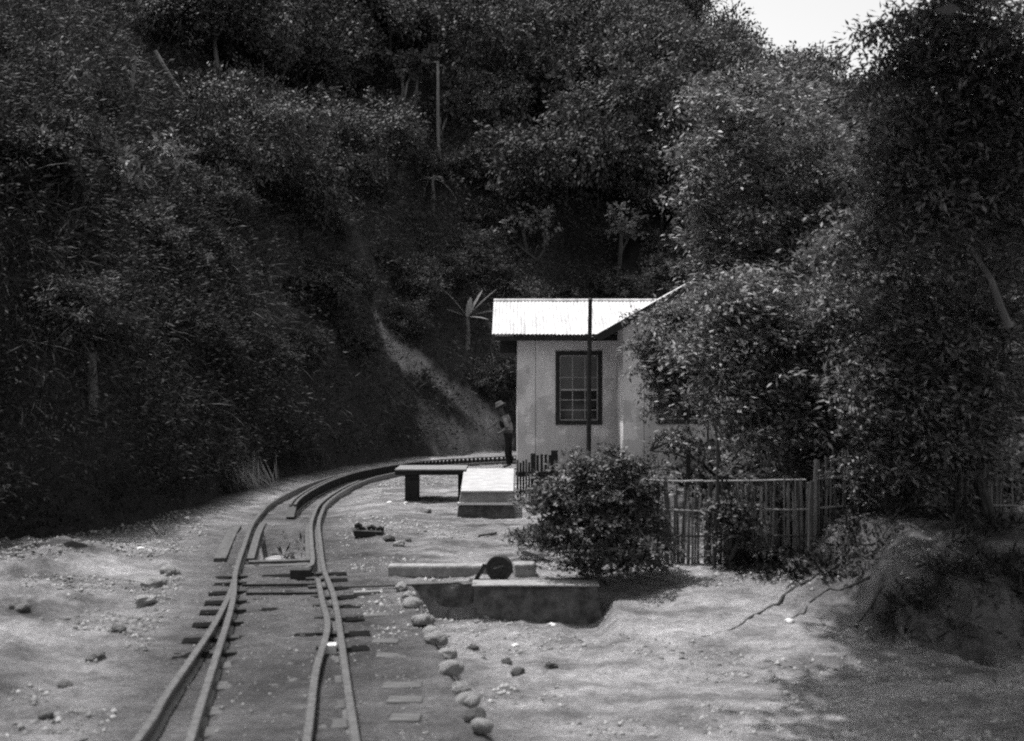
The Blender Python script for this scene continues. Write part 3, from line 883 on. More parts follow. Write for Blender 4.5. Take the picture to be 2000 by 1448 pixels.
# ------------------------------------------------------------------ railway
def offset(line, off):
    out = []
    for i, p in enumerate(line):
        d = line[min(i + 1, len(line) - 1)] - line[max(i - 1, 0)]; d = d / np.linalg.norm(d)
        out.append((p[0] + d[1] * off, p[1] - d[0] * off, 0.0))
    return out
def clip_line(line, y0, y1, xmax=20):
    return [p for p in line if y0 <= p[1] <= y1 and p[0] < xmax]
RP = [(-.048, -.13), (.048, -.13), (.048, -.118), (.009, -.105), (.009, -.036), (.029, -.028), (.029, -.004), (.024, 0), (-.024, 0), (-.029, -.004), (-.029, -.028), (-.009, -.036), (-.009, -.105), (-.048, -.118)]

line = thing("railway_line", (CENTER[40][0], CENTER[40][1], -.13), "narrow gauge railway line curving right round the foot of the hill", "railway line")
MB().sweep(offset(CENTER, .52), RP).build("rail", M_railtop, line)
MB().sweep(offset(CENTER, -.52), RP).build("rail", M_railtop, line)
def rail(pts, name="rail", m=M_railtop, z=0.0):
    c = catmull(pts, .2)
    return MB().sweep([(p[0], p[1], z) for p in c], RP).build(name, m, line)
rail([(-2.2, 4.5), (-2.41, 7.33), (-2.53, 8.24), (-2.77, 10.35), (-3.00, 11.9), (-3.20, 13.0)], "stock_rail", z=-.003)
rail([(-.95, 4.5), (-1.33, 7.33), (-1.55, 8.9), (-1.72, 10.5), (-1.97, 11.7), (-2.24, 13.0)], "switch_rail", z=-.003)
ck = [p for p in offset(CENTER, .40) if 14.2 < p[1] < 25.5]
rail([(-2.56, 13.62), (-2.50, 13.9)] + [(p[0], p[1]) for p in ck[::6]], "check_rail", M_rail, z=-.004)
MB().box((-2.66, 13.48, -.12), (-2.42, 13.66, .015)).build("rail_block", M_iron, line, bevel=.01)

# ladder rack between the rails, beyond the pit
rack_pts = [p for p in offset(CENTER, 0.0) if 19.6 < p[1]]
rk = thing("rack_rail", (rack_pts[0][0], rack_pts[0][1], -.1), "toothed ladder rack running between the rails round the curve", "rack rail")
for s in (-1, 1):
    side = offset(np.array([(p[0], p[1]) for p in rack_pts]), .030 * s)
    MB().sweep([(a, b, 0) for a, b, _ in side], [(-.010, -.12), (.010, -.12), (.010, -.085), (.007, -.08), (.007, -.03), (.010, -.025), (.010, .10), (-.010, .10), (-.010, -.025), (-.007, -.03), (-.007, -.08), (-.010, -.085)] if False else
               [(-.035 if s < 0 else -.008, .085), (.035 if s > 0 else .008, .085), (.035 if s > 0 else .008, .105), (-.035 if s < 0 else -.008, .105)]).build("rack_flange", M_railtop, rk)
    MB().sweep([(a, b, 0) for a, b, _ in side], [(-.035 if s < 0 else -.008, -.115), (.035 if s > 0 else .008, -.115), (.035 if s > 0 else .008, -.09), (-.035 if s < 0 else -.008, -.09)]).build("rack_flange", M_iron, rk)
# teeth: bars across the ladder with daylight between them
seg = np.array([(p[0], p[1]) for p in rack_pts]); cum = np.concatenate([[0], np.cumsum(np.linalg.norm(np.diff(seg, axis=0), axis=1))])
tb = MB().box((-.030, -.024, -.09), (.030, .024, .086))
tooth_me = bpy.data.meshes.new("tooth"); tooth_me.from_pydata(tb.v, [], tb.f); tooth_me.materials.append(M_iron)
nt = 0
for s in np.arange(.05, cum[-1], .14):
    x = np.interp(s, cum, seg[:, 0]); y = np.interp(s, cum, seg[:, 1])
    if x > .6: break
    k = min(int(np.searchsorted(cum, s)), len(seg) - 2); dv = seg[k + 1] - seg[k]
    o = bpy.data.objects.new("tooth", tooth_me); COL.objects.link(o); o.parent = rk
    o.location = Vector((x, y, 0)) - rk.location; o.rotation_euler = (0, 0, math.atan2(dv[1], dv[0]) - math.pi / 2)
    nt += 1
MB().bar((rack_pts[0][0] + .03, rack_pts[0][1] - .35, -.12), (rack_pts[0][0], rack_pts[0][1] + .05, .03), .14, .1).build("rack_toe", M_iron, rk, bevel=.01)

# sleepers: near-black ends stand in for shaded gaps, both sides of the points
def center_at(y):
    k = int(np.argmin(np.abs(CENTER[:400, 1] - y) + (CENTER[:400, 0] > 0) * 5)); return CENTER[k], CT[k]
SY = [13.8, 13.27, 12.77, 12.25, 11.72, 11.14, 10.55, 10.0]
for i, y in enumerate(SY):
    c, t = center_at(y)
    a = -math.atan2(t[0], t[1])
    left = {13.8: -.66}.get(y, -.66 - (13.3 - y) * .045); rgt = .52 + .27 + random.uniform(-.02, .03)
    M = Matrix.Translation((c[0], c[1], -.125)) @ Matrix.Rotation(a, 4, 'Z')
    mb = MB().box((left - .12, -.105, -.12), (rgt, .105, .018 if i % 3 else .022), M)
    mb.build("sleeper", M_gap, line, bevel=.008)
    for off in (-.52, .52):
        for sgn in (1,):
            q = MB().box((off * 1 - .09, -.07, .02), (off * 1 + .13 if off < 0 else off + .09, .05, .042), M)
            q.build("rail_chair", M_iron, line)
    q = MB().box((.30, -.05, .02), (.40, .05, .052), M); q.build("rail_chair", M_iron, line)
for y in (14.6,):
    c, t = center_at(y); a = -math.atan2(t[0], t[1])
    M = Matrix.Translation((c[0], c[1], -.128)) @ Matrix.Rotation(a, 4, 'Z')
    MB().box((-.62, -.08, -.12), (.66, .08, .014), M).build("sleeper", M_buried, line, bevel=.01)
for y in (9.45, 8.9, 8.35, 7.8, 7.25, 6.7):
    c, t = center_at(y); a = -math.atan2(t[0], t[1])
    M = Matrix.Translation((c[0], c[1], -.120)) @ Matrix.Rotation(a, 4, 'Z') @ Matrix.Rotation(random.uniform(-.012, .012), 4, 'Y')
    MB().box((-.50, -.11, -.12), (.50, .11, .020), M).build("sleeper", M_buried, line, bevel=.012)
for yy, off in ((16.0, .52), (15.4, -.52), (11.4, .52)):
    c, t = center_at(yy); a = -math.atan2(t[0], t[1]); M = Matrix.Translation((c[0], c[1], -.07)) @ Matrix.Rotation(a, 4, 'Z')
    for sd_ in (-1, 1): MB().box((off + sd_ * .016 - .008, -.25, -.022), (off + sd_ * .016 + .008, .25, .022), M).build("fishplate", M_iron, line, bevel=.003)
# planks framing the pit
def along(off, y0, y1, w, z0, z1, name, m):
    pts = [p for p in offset(CENTER, off) if y0 <= p[1] <= y1]
    MB().sweep(pts, [(-w / 2, z0), (w / 2, z0), (w / 2, z1), (-w / 2, z1)]).build(name, m, line, bevel=.006)
M_pitwood = surf("greyed_timber", .05, .12, 6, .9, .5, .008, stretch=(4, 1, 4))
along(-.405, 14.8, 18.9, .10, -.6, -.085, "pit_beam", M_pitwood)
along(.36, 14.8, 18.6, .09, -.6, -.085, "pit_beam", M_pitwood)
along(-.80, 14.9, 18.4, .16, -.2, -.07, "side_board", M_pitwood)
c, t = center_at(14.83)
MB().box((-.42, -.06, -.55), (.42, .06, -.088), Matrix.Translation((c[0], c[1], 0)) @ Matrix.Rotation(-math.atan2(t[0], t[1]), 4, 'Z')).build("pit_beam", M_pitwood, line, bevel=.006)
# tie rods of the switch
MB().bar((-3.1, 12.95, -.075), (-2.2, 13.0, -.075), .035, .03).build("tie_rod", M_iron, line)
MB().bar((-2.95, 12.5, -.085), (-2.1, 12.52, -.085), .03, .03).build("tie_rod", M_iron, line)

# old buried sleepers right of the line
for (x0, x1, py) in ((712, 762, 1202), (727, 779, 1252), (734, 795, 1280), (748, 824, 1340), (757, 827, 1367), (762, 822, 1402)):
    z = -.112; a = on_plane(x0, py, z); b = on_plane(x1, py, z)
    o = MB().bar(a, b, .16, .09).build("old_sleeper", M_oldsleeper, None, bevel=.012, loc=a)
    tag(o, {1202: "old buried sleeper nearest the ledge, right of the rails", 1252: "old buried sleeper second from the ledge, right of the rails", 1280: "old buried sleeper third from the ledge, right of the rails", 1340: "old buried sleeper fourth from the ledge, right of the rails", 1367: "old buried sleeper next to the nearest one, right of the rails", 1402: "old buried sleeper closest to the viewer, right of the rails"}[py], "railway sleeper", "half buried old sleepers beside the kerb stones")
    o.location.z -= .036; o.rotation_euler = (random.uniform(-.03, .03), random.uniform(-.04, .04), random.uniform(-.06, .06))
# white block lying between the rails
a = on_plane(645, 1280, -.12)
o = MB().box((-.055, -.05, -.02), (.055, .05, .10), Matrix.Translation(a) @ Matrix.Rotation(.15, 4, 'Z')).build("white_block", M_white, None, bevel=.008, loc=a)
tag(o, "small white block standing beside the right hand rail", "block")

# ------------------------------------------------------------------ point lever with wheel, rod and beams
g = Vector((-.15, 13.32, -.09))
lv = thing("point_lever", g, "iron point lever with a round weight behind the low concrete ledge", "point lever")
Mx = Matrix.Rotation(R(90), 4, 'X') @ Matrix.Rotation(R(-12), 4, 'Y')
MB().lathe(g + Vector((0, 0, .15)), [(.03, -.055), (.135, -.055), (.155, -.045), (.155, .035), (.148, .045), (.12, .045), (.11, .03), (.05, .03), (.045, .05), (.02, .052)], 28, Mx).build("wheel_weight", M_iron, lv)
MB().bar(g + Vector((-.07, -.052, .15)), g + Vector((.05, -.053, .19)), .03, .012).build("wheel_spoke", M_rail, lv)
MB().bar(g + Vector((-.30, .02, -.03)), g + Vector((-.17, .02, .19)), .05, .05).build("lever_arm", M_iron, lv, bevel=.006)
MB().bar(g + Vector((-.17, .02, .18)), g + Vector((0, .02, .16)), .05, .04).build("lever_arm", M_iron, lv, bevel=.006)
MB().box(g + Vector((-.36, -.08, -.05)), g + Vector((.12, .1, .012))).build("base_plate", M_iron, lv, bevel=.006)
rod = [on_plane(668, 1147, -.06), on_plane(770, 1144, -.05), on_plane(880, 1140, -.05), on_plane(897, 1139, -.05), on_plane(906, 1143, -.06), on_plane(930, 1141, -.06)]
o = MB().tube(rod, .013, 6).build("point_rod", M_iron, None, loc=rod[0]); tag(o, "thin iron rod running from the rails to the point lever", "rod")
a = on_plane(757, 1122, -.09); b = on_plane(1000, 1122, -.09)
o = MB().bar(a + Vector((0, .08, .03)), b + Vector((0, .08, .03)), .20, .16).build("kerb_beam", M_kerb, None, bevel=.03, loc=a)
tag(o, "long rounded concrete beam lying behind the point lever", "concrete beam")
a = on_plane(1003, 1123, -.08); b = on_plane(1045, 1122, -.08)
o = MB().bar(a + Vector((0, .06, .05)), b + Vector((0, .06, .05)), .24, .17).build("kerb_block", M_kerb, None, bevel=.02, loc=a)
tag(o, "short concrete block at the right end of the long beam", "concrete block")
a = on_plane(690, 1160, -.1); b = on_plane(742, 1158, -.1)
o = MB().bar(a, b, .09, .05).build("plank", M_oldtimber, None, bevel=.006, loc=a); tag(o, "short pale plank lying beside the point rod", "plank")

# low concrete ledge with its two faces
led = thing("concrete_ledge", (-.1, 13.1, -.5), "low dark mossy concrete ledge across the middle of the yard", "ledge")
def slab_face(x0, x1, y0, y1, z0, z1, name, seed):
    nxx, nzz = 26, 8
    vs, fs = [], []
    for j in range(nzz + 1):
        for i in range(nxx + 1):
            x = x0 + (x1 - x0) * i / nxx; z = z0 + (z1 - z0) * j / nzz
            dy = .045 * float(fbm(np.array([x]), np.array([z]), .22, 3, seed)[0])
            slope = .03 * (1 - j / nzz) if True else 0
            xx = x + ((.10 * (1 - j / nzz)) if i == nxx and name == "front_face" else 0)
            vs.append((xx, y0 + dy - slope, z))
    for j in range(nzz):
        for i in range(nxx):
            k = j * (nxx + 1) + i; fs.append((k, k + 1, k + nxx + 2, k + nxx + 1))
    top = nzz * (nxx + 1); n0 = len(vs)
    vs += [(x0, y1, z1), (x1, y1, z1), (x0, y1, z0), (x1, y1, z0)]
    fs.append(tuple(range(top, top + nxx + 1)) + (n0 + 1, n0))
    rightcol = [j * (nxx + 1) + nxx for j in range(nzz + 1)]
    fs.append(tuple(rightcol[::-1]) + (n0 + 3, n0 + 1))[0:0] if False else fs.append(tuple(rightcol) + (n0 + 1, n0 + 3))
    leftcol = [j * (nxx + 1) for j in range(nzz + 1)]
    fs.append(tuple(leftcol[::-1]) + (n0 + 2, n0))
    return MB().add(vs, fs).build(name, M_ledge, led)
slab_face(-.44, .97, 12.93, 13.3, -.62, -.075, "front_face", 71)
slab_face(-1.16, -.45, 13.08, 13.3, -.62, -.085, "recessed_face", 72)
MB().box((-.46, 12.86, -.075), (1.0, 13.2, -.055)).build("ledge_top", M_kerb, led, bevel=.008)

# ------------------------------------------------------------------ rocks
def rock_mesh(seed, sub=3, rough=.34):
    bm = bmesh.new(); bmesh.ops.create_icosphere(bm, subdivisions=sub, radius=1)
    rs = np.random.default_rng(seed); K = rs.normal(0, 1, (7, 3)); ph = rs.uniform(0, 6, 7)
    for v in bm.verts:
        c = np.array(v.co); f = 1 + rough * float(np.mean(np.sin(K @ c * 2.2 + ph)) * 1.9) + .10 * float(np.mean(np.sin(K @ c * 6.5 + ph * 2)) * 1.9)
        v.co = Vector(c * f); v.co.z *= .8
        if v.co.z < -.45: v.co.z = -.45
    me = bpy.data.meshes.new("rock"); bm.to_mesh(me); bm.free()
    return me
ROCKS = [rock_mesh(s) for s in range(6)]
ROCK_M = {}
def rock(px, py, rpx, m, label, name="stone", group=None, flat=.8, zoff=0.0, stretch=1.0):
    g = hit(px, py); s = rpx / FPX * g.y
    key = (random.randrange(6), m.name)
    if key not in ROCK_M:
        me = ROCKS[key[0]].copy(); me.materials.append(m); ROCK_M[key] = me
    o = bpy.data.objects.new(name, ROCK_M[key]); COL.objects.link(o)
    o.location = g + Vector((0, 0, s * .25 + zoff)); o.scale = (s * stretch, s, s * flat); o.rotation_euler = (random.uniform(-.2, .2), random.uniform(-.2, .2), random.uniform(0, 6.28))
    return tag(o, label, "stone", group)
ords = ["first", "second", "third", "fourth", "fifth", "sixth", "seventh", "eighth", "ninth"]
KP = catmull([(786, 1154), (810, 1190), (826, 1224), (848, 1250), (866, 1284), (884, 1320), (902, 1354), (918, 1392), (946, 1440)], 1.0)
k = 0.0; n = 0
while k < len(KP) - 1:
    px, py = KP[int(k)]; r_ = (15 + 12 * (py - 1150) / 290) * random.uniform(.78, 1.25)
    nth = ORD[n] if n < 20 else "twenty " + ORD[n - 20]
    rock(px + random.uniform(-5, 5), py + r_ * .3, r_, M_darkstone if n in (10,) else (M_kerb if random.random() < .35 else M_stone), f"{nth} kerb stone from the concrete ledge, in the row beside the rails", "kerb_stone", "row of kerb stones along the track edge", flat=.85, zoff=.012)
    k += r_ * 1.45; n += 1
for (px, py, r_, m, lb) in ((925, 1273, 10, M_darkstone, "dark stone nearest the kerb row in the open yard"), (990, 1297, 12, M_darkstone, "dark jagged stone in the middle of the open yard"),
                            (1012, 1317, 15, M_darkstone, "flat brownish stone just below the dark jagged stone"), (1075, 1307, 12, M_darkstone, "low dark clod to the right of the flat yard stone"),
                            (1080, 1224, 7, M_white, "small white stone below the right end of the ledge"), (1006, 1258, 7, M_white, "small white pebble in the open yard below the ledge"),
                            (955, 1214, 14, M_stone, "flat pale stone at the foot of the ledge"), (1542, 1224, 8, M_white, "small white pebble on the slope below the bank"),
                            (760, 1062, 11, M_darkstone, "dark clod beside the iron tray"), (778, 1070, 12, M_kerb, "long grey clod right of the iron tray"), (798, 1062, 7, M_darkstone, "small round dark clod right of the iron tray"),
                            (760, 985, 5, M_white, "small white stone near the timber post"), (792, 987, 5, M_white, "pale pebble at the foot of the timber post"), (835, 1000, 7, M_stone, "pale stone below the shadow of the loading beam"),
                            (275, 1075, 7, M_white, "white stone on the rough ground near the bank"), (365, 1016, 5, M_white, "tiny white pebble below the bank foot"),
                            (178, 1075, 7, M_darkstone, "dark lump of earth on the rough ground by the bank"), (292, 1090, 6, M_darkstone, "small dark clod left of the track pit"),
                            (330, 1125, 20, M_stone, "pale lump topping the little earth heap left of the points"), (305, 1150, 22, M_stone, "pale lump at the front of the earth heap left of the points"),
                            (280, 1182, 20, M_kerb, "wide grey lump below the earth heap left of the points"), (40, 1205, 20, M_soilstone, "large earth clod at the far left edge"),
                            (125, 1345, 15, M_soilstone, "earth clod at the lower left of the rough ground"), (90, 1395, 15, M_soilstone, "earth clod in the bottom left corner"), (190, 1290, 17, M_soilstone, "grey boulder half sunk in the rough ground left of the rails"),
                            (230, 1245, 15, M_soilstone, "grey boulder beside the long diverging rail")):
    rock(px, py, r_, m, lb)

# small stones and crumbs of dirt too many to count
def crumbs(n, fx, smin, smax, m, name):
    pts = fx(n); V, F = [], []
    base = np.array([(1, 0, -.2), (-.5, .87, -.2), (-.5, -.87, -.2), (0, 0, .9), (.2, .1, -.5)])
    tri = np.array([(0, 1, 3), (1, 2, 3), (2, 0, 3), (1, 0, 4), (2, 1, 4), (0, 2, 4)])
    n = len(pts); z = H(pts[:, 0], pts[:, 1])
    s = smin * (smax / smin) ** (RNG.random(n) ** 2.2)
    a = RNG.uniform(0, 6.28, n); ca, sa = np.cos(a), np.sin(a)
    B = np.tile(base[None], (n, 1, 1)) * (1 + RNG.normal(0, .25, (n, 5, 3)))
    X = (B[:, :, 0] * ca[:, None] - B[:, :, 1] * sa[:, None]) * s[:, None] + pts[:, 0:1]
    Y = (B[:, :, 0] * sa[:, None] + B[:, :, 1] * ca[:, None]) * s[:, None] + pts[:, 1:2]
    Z = B[:, :, 2] * s[:, None] * .7 + z[:, None]
    V = np.stack([X, Y, Z], -1).reshape(-1, 3); F = (tri[None] + 5 * np.arange(n)[:, None, None]).reshape(-1, 3)
    o = link(name, np_mesh(name, V, F, 3), m); o["kind"] = "stuff"
def fx_left(n):
    y = RNG.uniform(6, 20, n); x = RNG.uniform(-7.6, -1.6, n)
    lat = track_lat(x, y); k = (lat < -1.15) & (foot_dist(x, y) < 0) & (fbm(x, y, 1.0, 2, 81) > -.1); return np.stack([x[k], y[k]], 1)
def fx_yard(n):
    y = RNG.uniform(6, 30, n); x = RNG.uniform(-3, 5, n)
    lat = track_lat(x, y); k = (lat > .8) & (foot_dist(x, y) < -.3) & (fbm(x, y, .9, 2, 82) > .05); return np.stack([x[k], y[k]], 1)
def fx_track(n):
    y = RNG.uniform(6, 27, n); x = RNG.uniform(-6, 0, n); lat = track_lat(x, y)
    k = (np.abs(lat) < 1.1) & ~((np.abs(lat) < .45) & (y > 14.6) & (y < 18.5)); return np.stack([x[k], y[k]], 1)
M_soilbit = surf("dry_soil_crumb", .10, .24, 9, .95, 0)
M_soilpale = surf("pale_soil_crumb", .22, .40, 9, .95, 0)
crumbs(34000, fx_left, .008, .05, M_soilbit, "rubble")
crumbs(8000, fx_left, .008, .05, M_soilpale, "rubble")
crumbs(34000, fx_yard, .006, .048, M_soilpale, "gravel")
crumbs(20000, fx_yard, .006, .042, M_soilbit, "gravel")
crumbs(5000, fx_yard, .006, .03, M_darkstone, "gravel")
crumbs(5000, fx_left, .006, .04, M_darkstone, "rubble")
crumbs(14000, fx_track, .006, .03, M_soilbit, "ballast_gravel")

# ------------------------------------------------------------------ ramp, loading beam, iron tray
def zat(py, Y): return CAM_H - (py - HOR) / FPX * Y
rp = thing("loading_ramp", (-.4, 19, -.1), "pale concrete loading ramp with a white painted band on its end", "ramp")
yf, yb = 18.9, 21.6
xl, xr = (893 - 1000) / FPX * yf, (1003 - 1000) / FPX * yf
zt, zb_ = zat(960, yf), zat(917, yb)
bl0, br0 = (906 - 1000) / FPX * yb, (1004 - 1000) / FPX * yb
MB().hexa([(xl - .03, yf - .05, -.25), (xr + .02, yf - .05, -.25), (br0 + .02, yb, -.25), (bl0 - .05, yb, -.25),
           (xl + .02, yf - .01, zt - .24), (xr, yf - .01, zt - .24), (br0, yb, zb_ - .02), (bl0, yb, zb_ - .02)]).build("base", M_ledge, rp, bevel=.006)
MB().box((xl + .0, yf - .04, zt - .225), (xr + .01, yf + .02, zt - .185)).build("painted_band", M_white, rp)
MB().hexa([(xl + .04, yf - .012, zt - .185), (xr - .005, yf - .012, zt - .185), (br0 - .01, yb - .02, zb_ - .2), (bl0 + .01, yb - .02, zb_ - .2),
           (xl + .07, yf + .01, zt - .02), (xr - .01, yf + .01, zt - .02), (br0 - .01, yb - .02, zb_ - .02), (bl0 + .01, yb - .02, zb_ - .02)]).build("upper_course", M_kerb, rp, bevel=.004)
MB().hexa([(xl + .06, yf - .02, zt - .02), (xr, yf - .02, zt - .02), (br0, yb + .05, zb_ - .018), (bl0, yb + .05, zb_ - .018),
           (xl + .06, yf - .02, zt + .012), (xr, yf - .02, zt + .012), (br0, yb + .05, zb_ + .015), (bl0, yb + .05, zb_ + .015)]).build("top_slab", M_concrete, rp, bevel=.008)
lbm = thing("loading_beam", (-1.5, 21.3, -.1), "dark timber loading platform on a stout post left of the ramp", "platform")
yA = 21.2
xa, xb_ = (771 - 1000) / FPX * yA, bl0 + .06
z1 = zat(918, yA)
MB().box((xa, yA, z1 - .10), (xb_, yA + 1.0, z1 - .02)).build("deck", M_timber, lbm, bevel=.008)
for k in range(6):
    MB().box((xa + .0, yA - .02 + k * .172, z1 - .018), (xb_ - .005, yA - .02 + k * .172 + .16, z1 + .012)).build("plank", M_oldtimber, lbm, bevel=.006)
MB().box(((790 - 1000) / FPX * yA, yA + .06, -.3), ((816 - 1000) / FPX * yA, yA + .32, z1 - .102)).build("post", M_timber, lbm, bevel=.01)
MB().box(((790 - 1000) / FPX * yA, yA + .70, -.3), ((812 - 1000) / FPX * yA, yA + .92, z1 - .102)).build("post", M_timber, lbm, bevel=.01)
MB().box((xb_ - .16, yA + .1, -.3), (xb_ - .07, yA + .3, z1 - .102)).build("post", M_timber, lbm, bevel=.01)

g = hit(720, 1052)
tr = thing("iron_tray", g, "dark iron tray holding lumps of scrap on the ground by the rails", "scrap tray")
k = g.y / FPX
MB().hexa([g + Vector(p) * k for p in ((-26, -6, -2), (27, -10, -2), (28, 14, -2), (-30, 18, -2), (-30, -8, 14), (27, -12, 12), (29, 16, 12), (-34, 20, 16))]).build("tray", M_iron, tr, bevel=.01)
for (dx, dz, w, h_) in ((-21, 20, 9, 10), (-12, 15, 8, 6), (5, 17, 14, 8), (22, 15, 13, 7)):
    MB().tube([g + Vector((dx - w / 2, 6, dz)) * k, g + Vector((dx, 3, dz + h_ * .4)) * k, g + Vector((dx + w / 2, 6, dz - 1)) * k], [h_ * .55 * k] * 3, 7).build("scrap_lump", M_iron, tr)
a = hit(935, 1051); b = hit(970, 1046)
o = MB().tube([a + Vector((0, 0, .03)), b + Vector((0, 0, .03))], .018, 6).build("stick", M_stake, None, loc=a); tag(o, "grey stick lying on the pale yard between ramp and ledge", "stick")
a = hit(298, 1030); b = hit(308, 1042)
o = MB().tube([a + Vector((0, 0, .03)), b + Vector((0, 0, .06))], .025, 6).build("stick", M_bamboo2, None, loc=a); tag(o, "short pale stick on the ground at the foot of the dark bank", "stick")

# ------------------------------------------------------------------ house
YH = 27.0
hx = lambda px, Y=YH: (px - 1000) / FPX * Y
house = thing("house", (2.5, YH, .2), "plastered house with a bright corrugated tin roof beside the line", "house")
wx0, wx1 = hx(1010), 6.2
ez = zat(653, YH)
win = (hx(1085), hx(1176), zat(830, YH), zat(686, YH))
def wallbox(x0, x1, z0, z1, y0=YH, y1=YH + .16, name="wall_panel", m=M_plaster):
    return MB().box((x0, y0, z0), (x1, y1, z1)).build(name, m, house)
sx = hx(1046)
wallbox(wx0, sx - .006, .0, ez)
wallbox(sx + .006, win[0], .0, ez)
wallbox(win[0], win[1], .0, win[2]); wallbox(win[0], win[1], win[3], ez)
wallbox(win[1], hx(1217) + .2, .0, ez)
MB().box((wx0 + .0, YH + .16, 0), (wx0 + .15, 30.9, ez - .02)).build("side_wall", M_plaster, house)
MB().box((wx0 + .15, 30.75, 0), (6.1, 30.9, ez)).build("rear_wall", M_plaster, house)
MB().box((wx0 + .15, YH + .3, .9), (2.3, 30.7, .95)).build("floor", M_darkwood, house)

def window(x0, x1, z0, z1, Y, cols, rows, parent):
    f = .10
    mb = MB().box((x0, Y - .03, z0), (x0 + f, Y + .1, z1)).box((x1 - f, Y - .03, z0), (x1, Y + .1, z1))
    mb.box((x0 + f, Y - .03, z1 - f), (x1 - f, Y + .1, z1)).box((x0 + f, Y - .03, z0), (x1 - f, Y + .1, z0 + f))
    w = mb.build("window", M_darkwood, parent)
    ix0, ix1, iz0, iz1 = x0 + f + .01, x1 - f - .01, z0 + f + .01, z1 - f - .01
    mz = iz0 + (iz1 - iz0) * .47
    sb = MB()
    for zz in (iz0, mz, iz1): sb.box((ix0, Y + .03, zz - .02), (ix1, Y + .065, zz + .02))
    for xx in (ix0, ix1): sb.box((xx - .015, Y + .032, iz0), (xx + .015, Y + .063, iz1))
    sb.build("sash", M_sash, w)
    gb = MB()
    for c in range(1, cols):
        xx = ix0 + (ix1 - ix0) * c / cols; gb.box((xx - .009, Y + .036, iz0), (xx + .009, Y + .058, iz1))
    for r_ in range(1, rows):
        zz = iz0 + (mz - iz0) * r_ / rows; gb.box((ix0, Y + .037, zz - .009), (ix1, Y + .057, zz + .009))
        if r_ == 1: zz = mz + (iz1 - mz) * .36; gb.box((ix0, Y + .037, zz - .007), (ix1, Y + .057, zz + .007))
    gb.build("glazing_bar", M_sash, w)
    for c in range(cols):
        for (za, zb2, gm) in ((iz0, mz, M_glass), (mz, iz1, M_skyglass)):
            xa_ = ix0 + (ix1 - ix0) * c / cols; xb2 = ix0 + (ix1 - ix0) * (c + 1) / cols
            MB().box((xa_ + .004, Y + .044, za + .004), (xb2 - .004, Y + .049, zb2 - .004)).build("pane", gm, w)
    return w
window(*win, YH, 3, 3, house)
# curtain behind the upper sash
MB().box((win[0] + .14, YH + .12, win[2] + (win[3] - win[2]) * .5), (win[1] - .62, YH + .125, win[3] - .12)).build("curtain", M_sash, house)

# corrugated roof, sheet by sheet
yE, yR = 26.55, 29.0
zE, zR = zat(655, yE), zat(590, yR)
def roof_sheet(x0, x1, yE, yR, zE, zR, name="roof_sheet", pitch=.09, m=M_tin, lift=0.0):
    n = max(4, int((x1 - x0) / pitch) * 6); vs, fs = [], []
    nr = Vector((0, -(zR - zE), yR - yE)).normalized() * (1 if yR > yE else -1)
    for j in range(2):
        for lay in range(2):
            for i in range(n + 1):
                x = x0 + (x1 - x0) * i / n
                p = Vector((x, yE if j == 0 else yR, zE if j == 0 else zR)) + nr * (.010 * math.sin(2 * math.pi * x / pitch) + lift - lay * .004)
                vs.append(p)
    a, b, c, d_ = 0, n + 1, 2 * (n + 1), 3 * (n + 1)
    for i in range(n):
        fs += [(a + i, a + i + 1, c + i + 1, c + i), (b + i + 1, b + i, d_ + i, d_ + i + 1), (a + i + 1, a + i, b + i, b + i + 1), (c + i, c + i + 1, d_ + i + 1, d_ + i)]
    return MB().add(vs, fs).build(name, m, house)
xl_ = hx(961, yE)
for i, (a, b) in enumerate(((xl_, hx(1020, yE)), (hx(1020, yE), .98), (.98, 1.72), (1.72, 2.46), (2.46, 3.2), (3.2, 3.94))):
    roof_sheet(a, b + .04, yE - (.02 if i == 0 else 0), yR, zE + (.0 if i else .012), zR, lift=.02 + .008 * (i % 2))
roof_sheet(xl_, 6.0, 31.4, yR + .01, zE, zR, name="rear_roof_sheet", lift=.02)
MB().tube([(xl_, yR, zR + .03), (6.0, yR, zR + .03)], .055, 8).build("ridge_cap", M_tin, house)
MB().box((xl_ + .05, yE + .05, zE - .13), (3.9, yE + .09, zE - .02)).build("fascia", M_darkwood, house)
MB().box((xl_ + .10, yE + .10, zE - .07), (3.9, YH - .01, zE - .03)).build("soffit", M_darkwood, house)
# dark gable boarding and platform canopy at the left end
MB().add([(wx0 - .02, YH - .1, ez - .05), (wx0 - .02, 31.0, ez - .05), (wx0 - .02, yR, zR - .06), (wx0 - .08, YH - .1, ez - .05), (wx0 - .08, 31.0, ez - .05), (wx0 - .08, yR, zR - .06)],
         [(0, 1, 2), (5, 4, 3), (0, 3, 4, 1), (1, 4, 5, 2), (2, 5, 3, 0)]).build("gable_boarding", M_darkwood, house)
MB().box((hx(976), YH + .3, zat(690, YH)), (wx0 - .01, 30.6, zE - .10)).build("canopy", M_darkwood, house, bevel=.01)

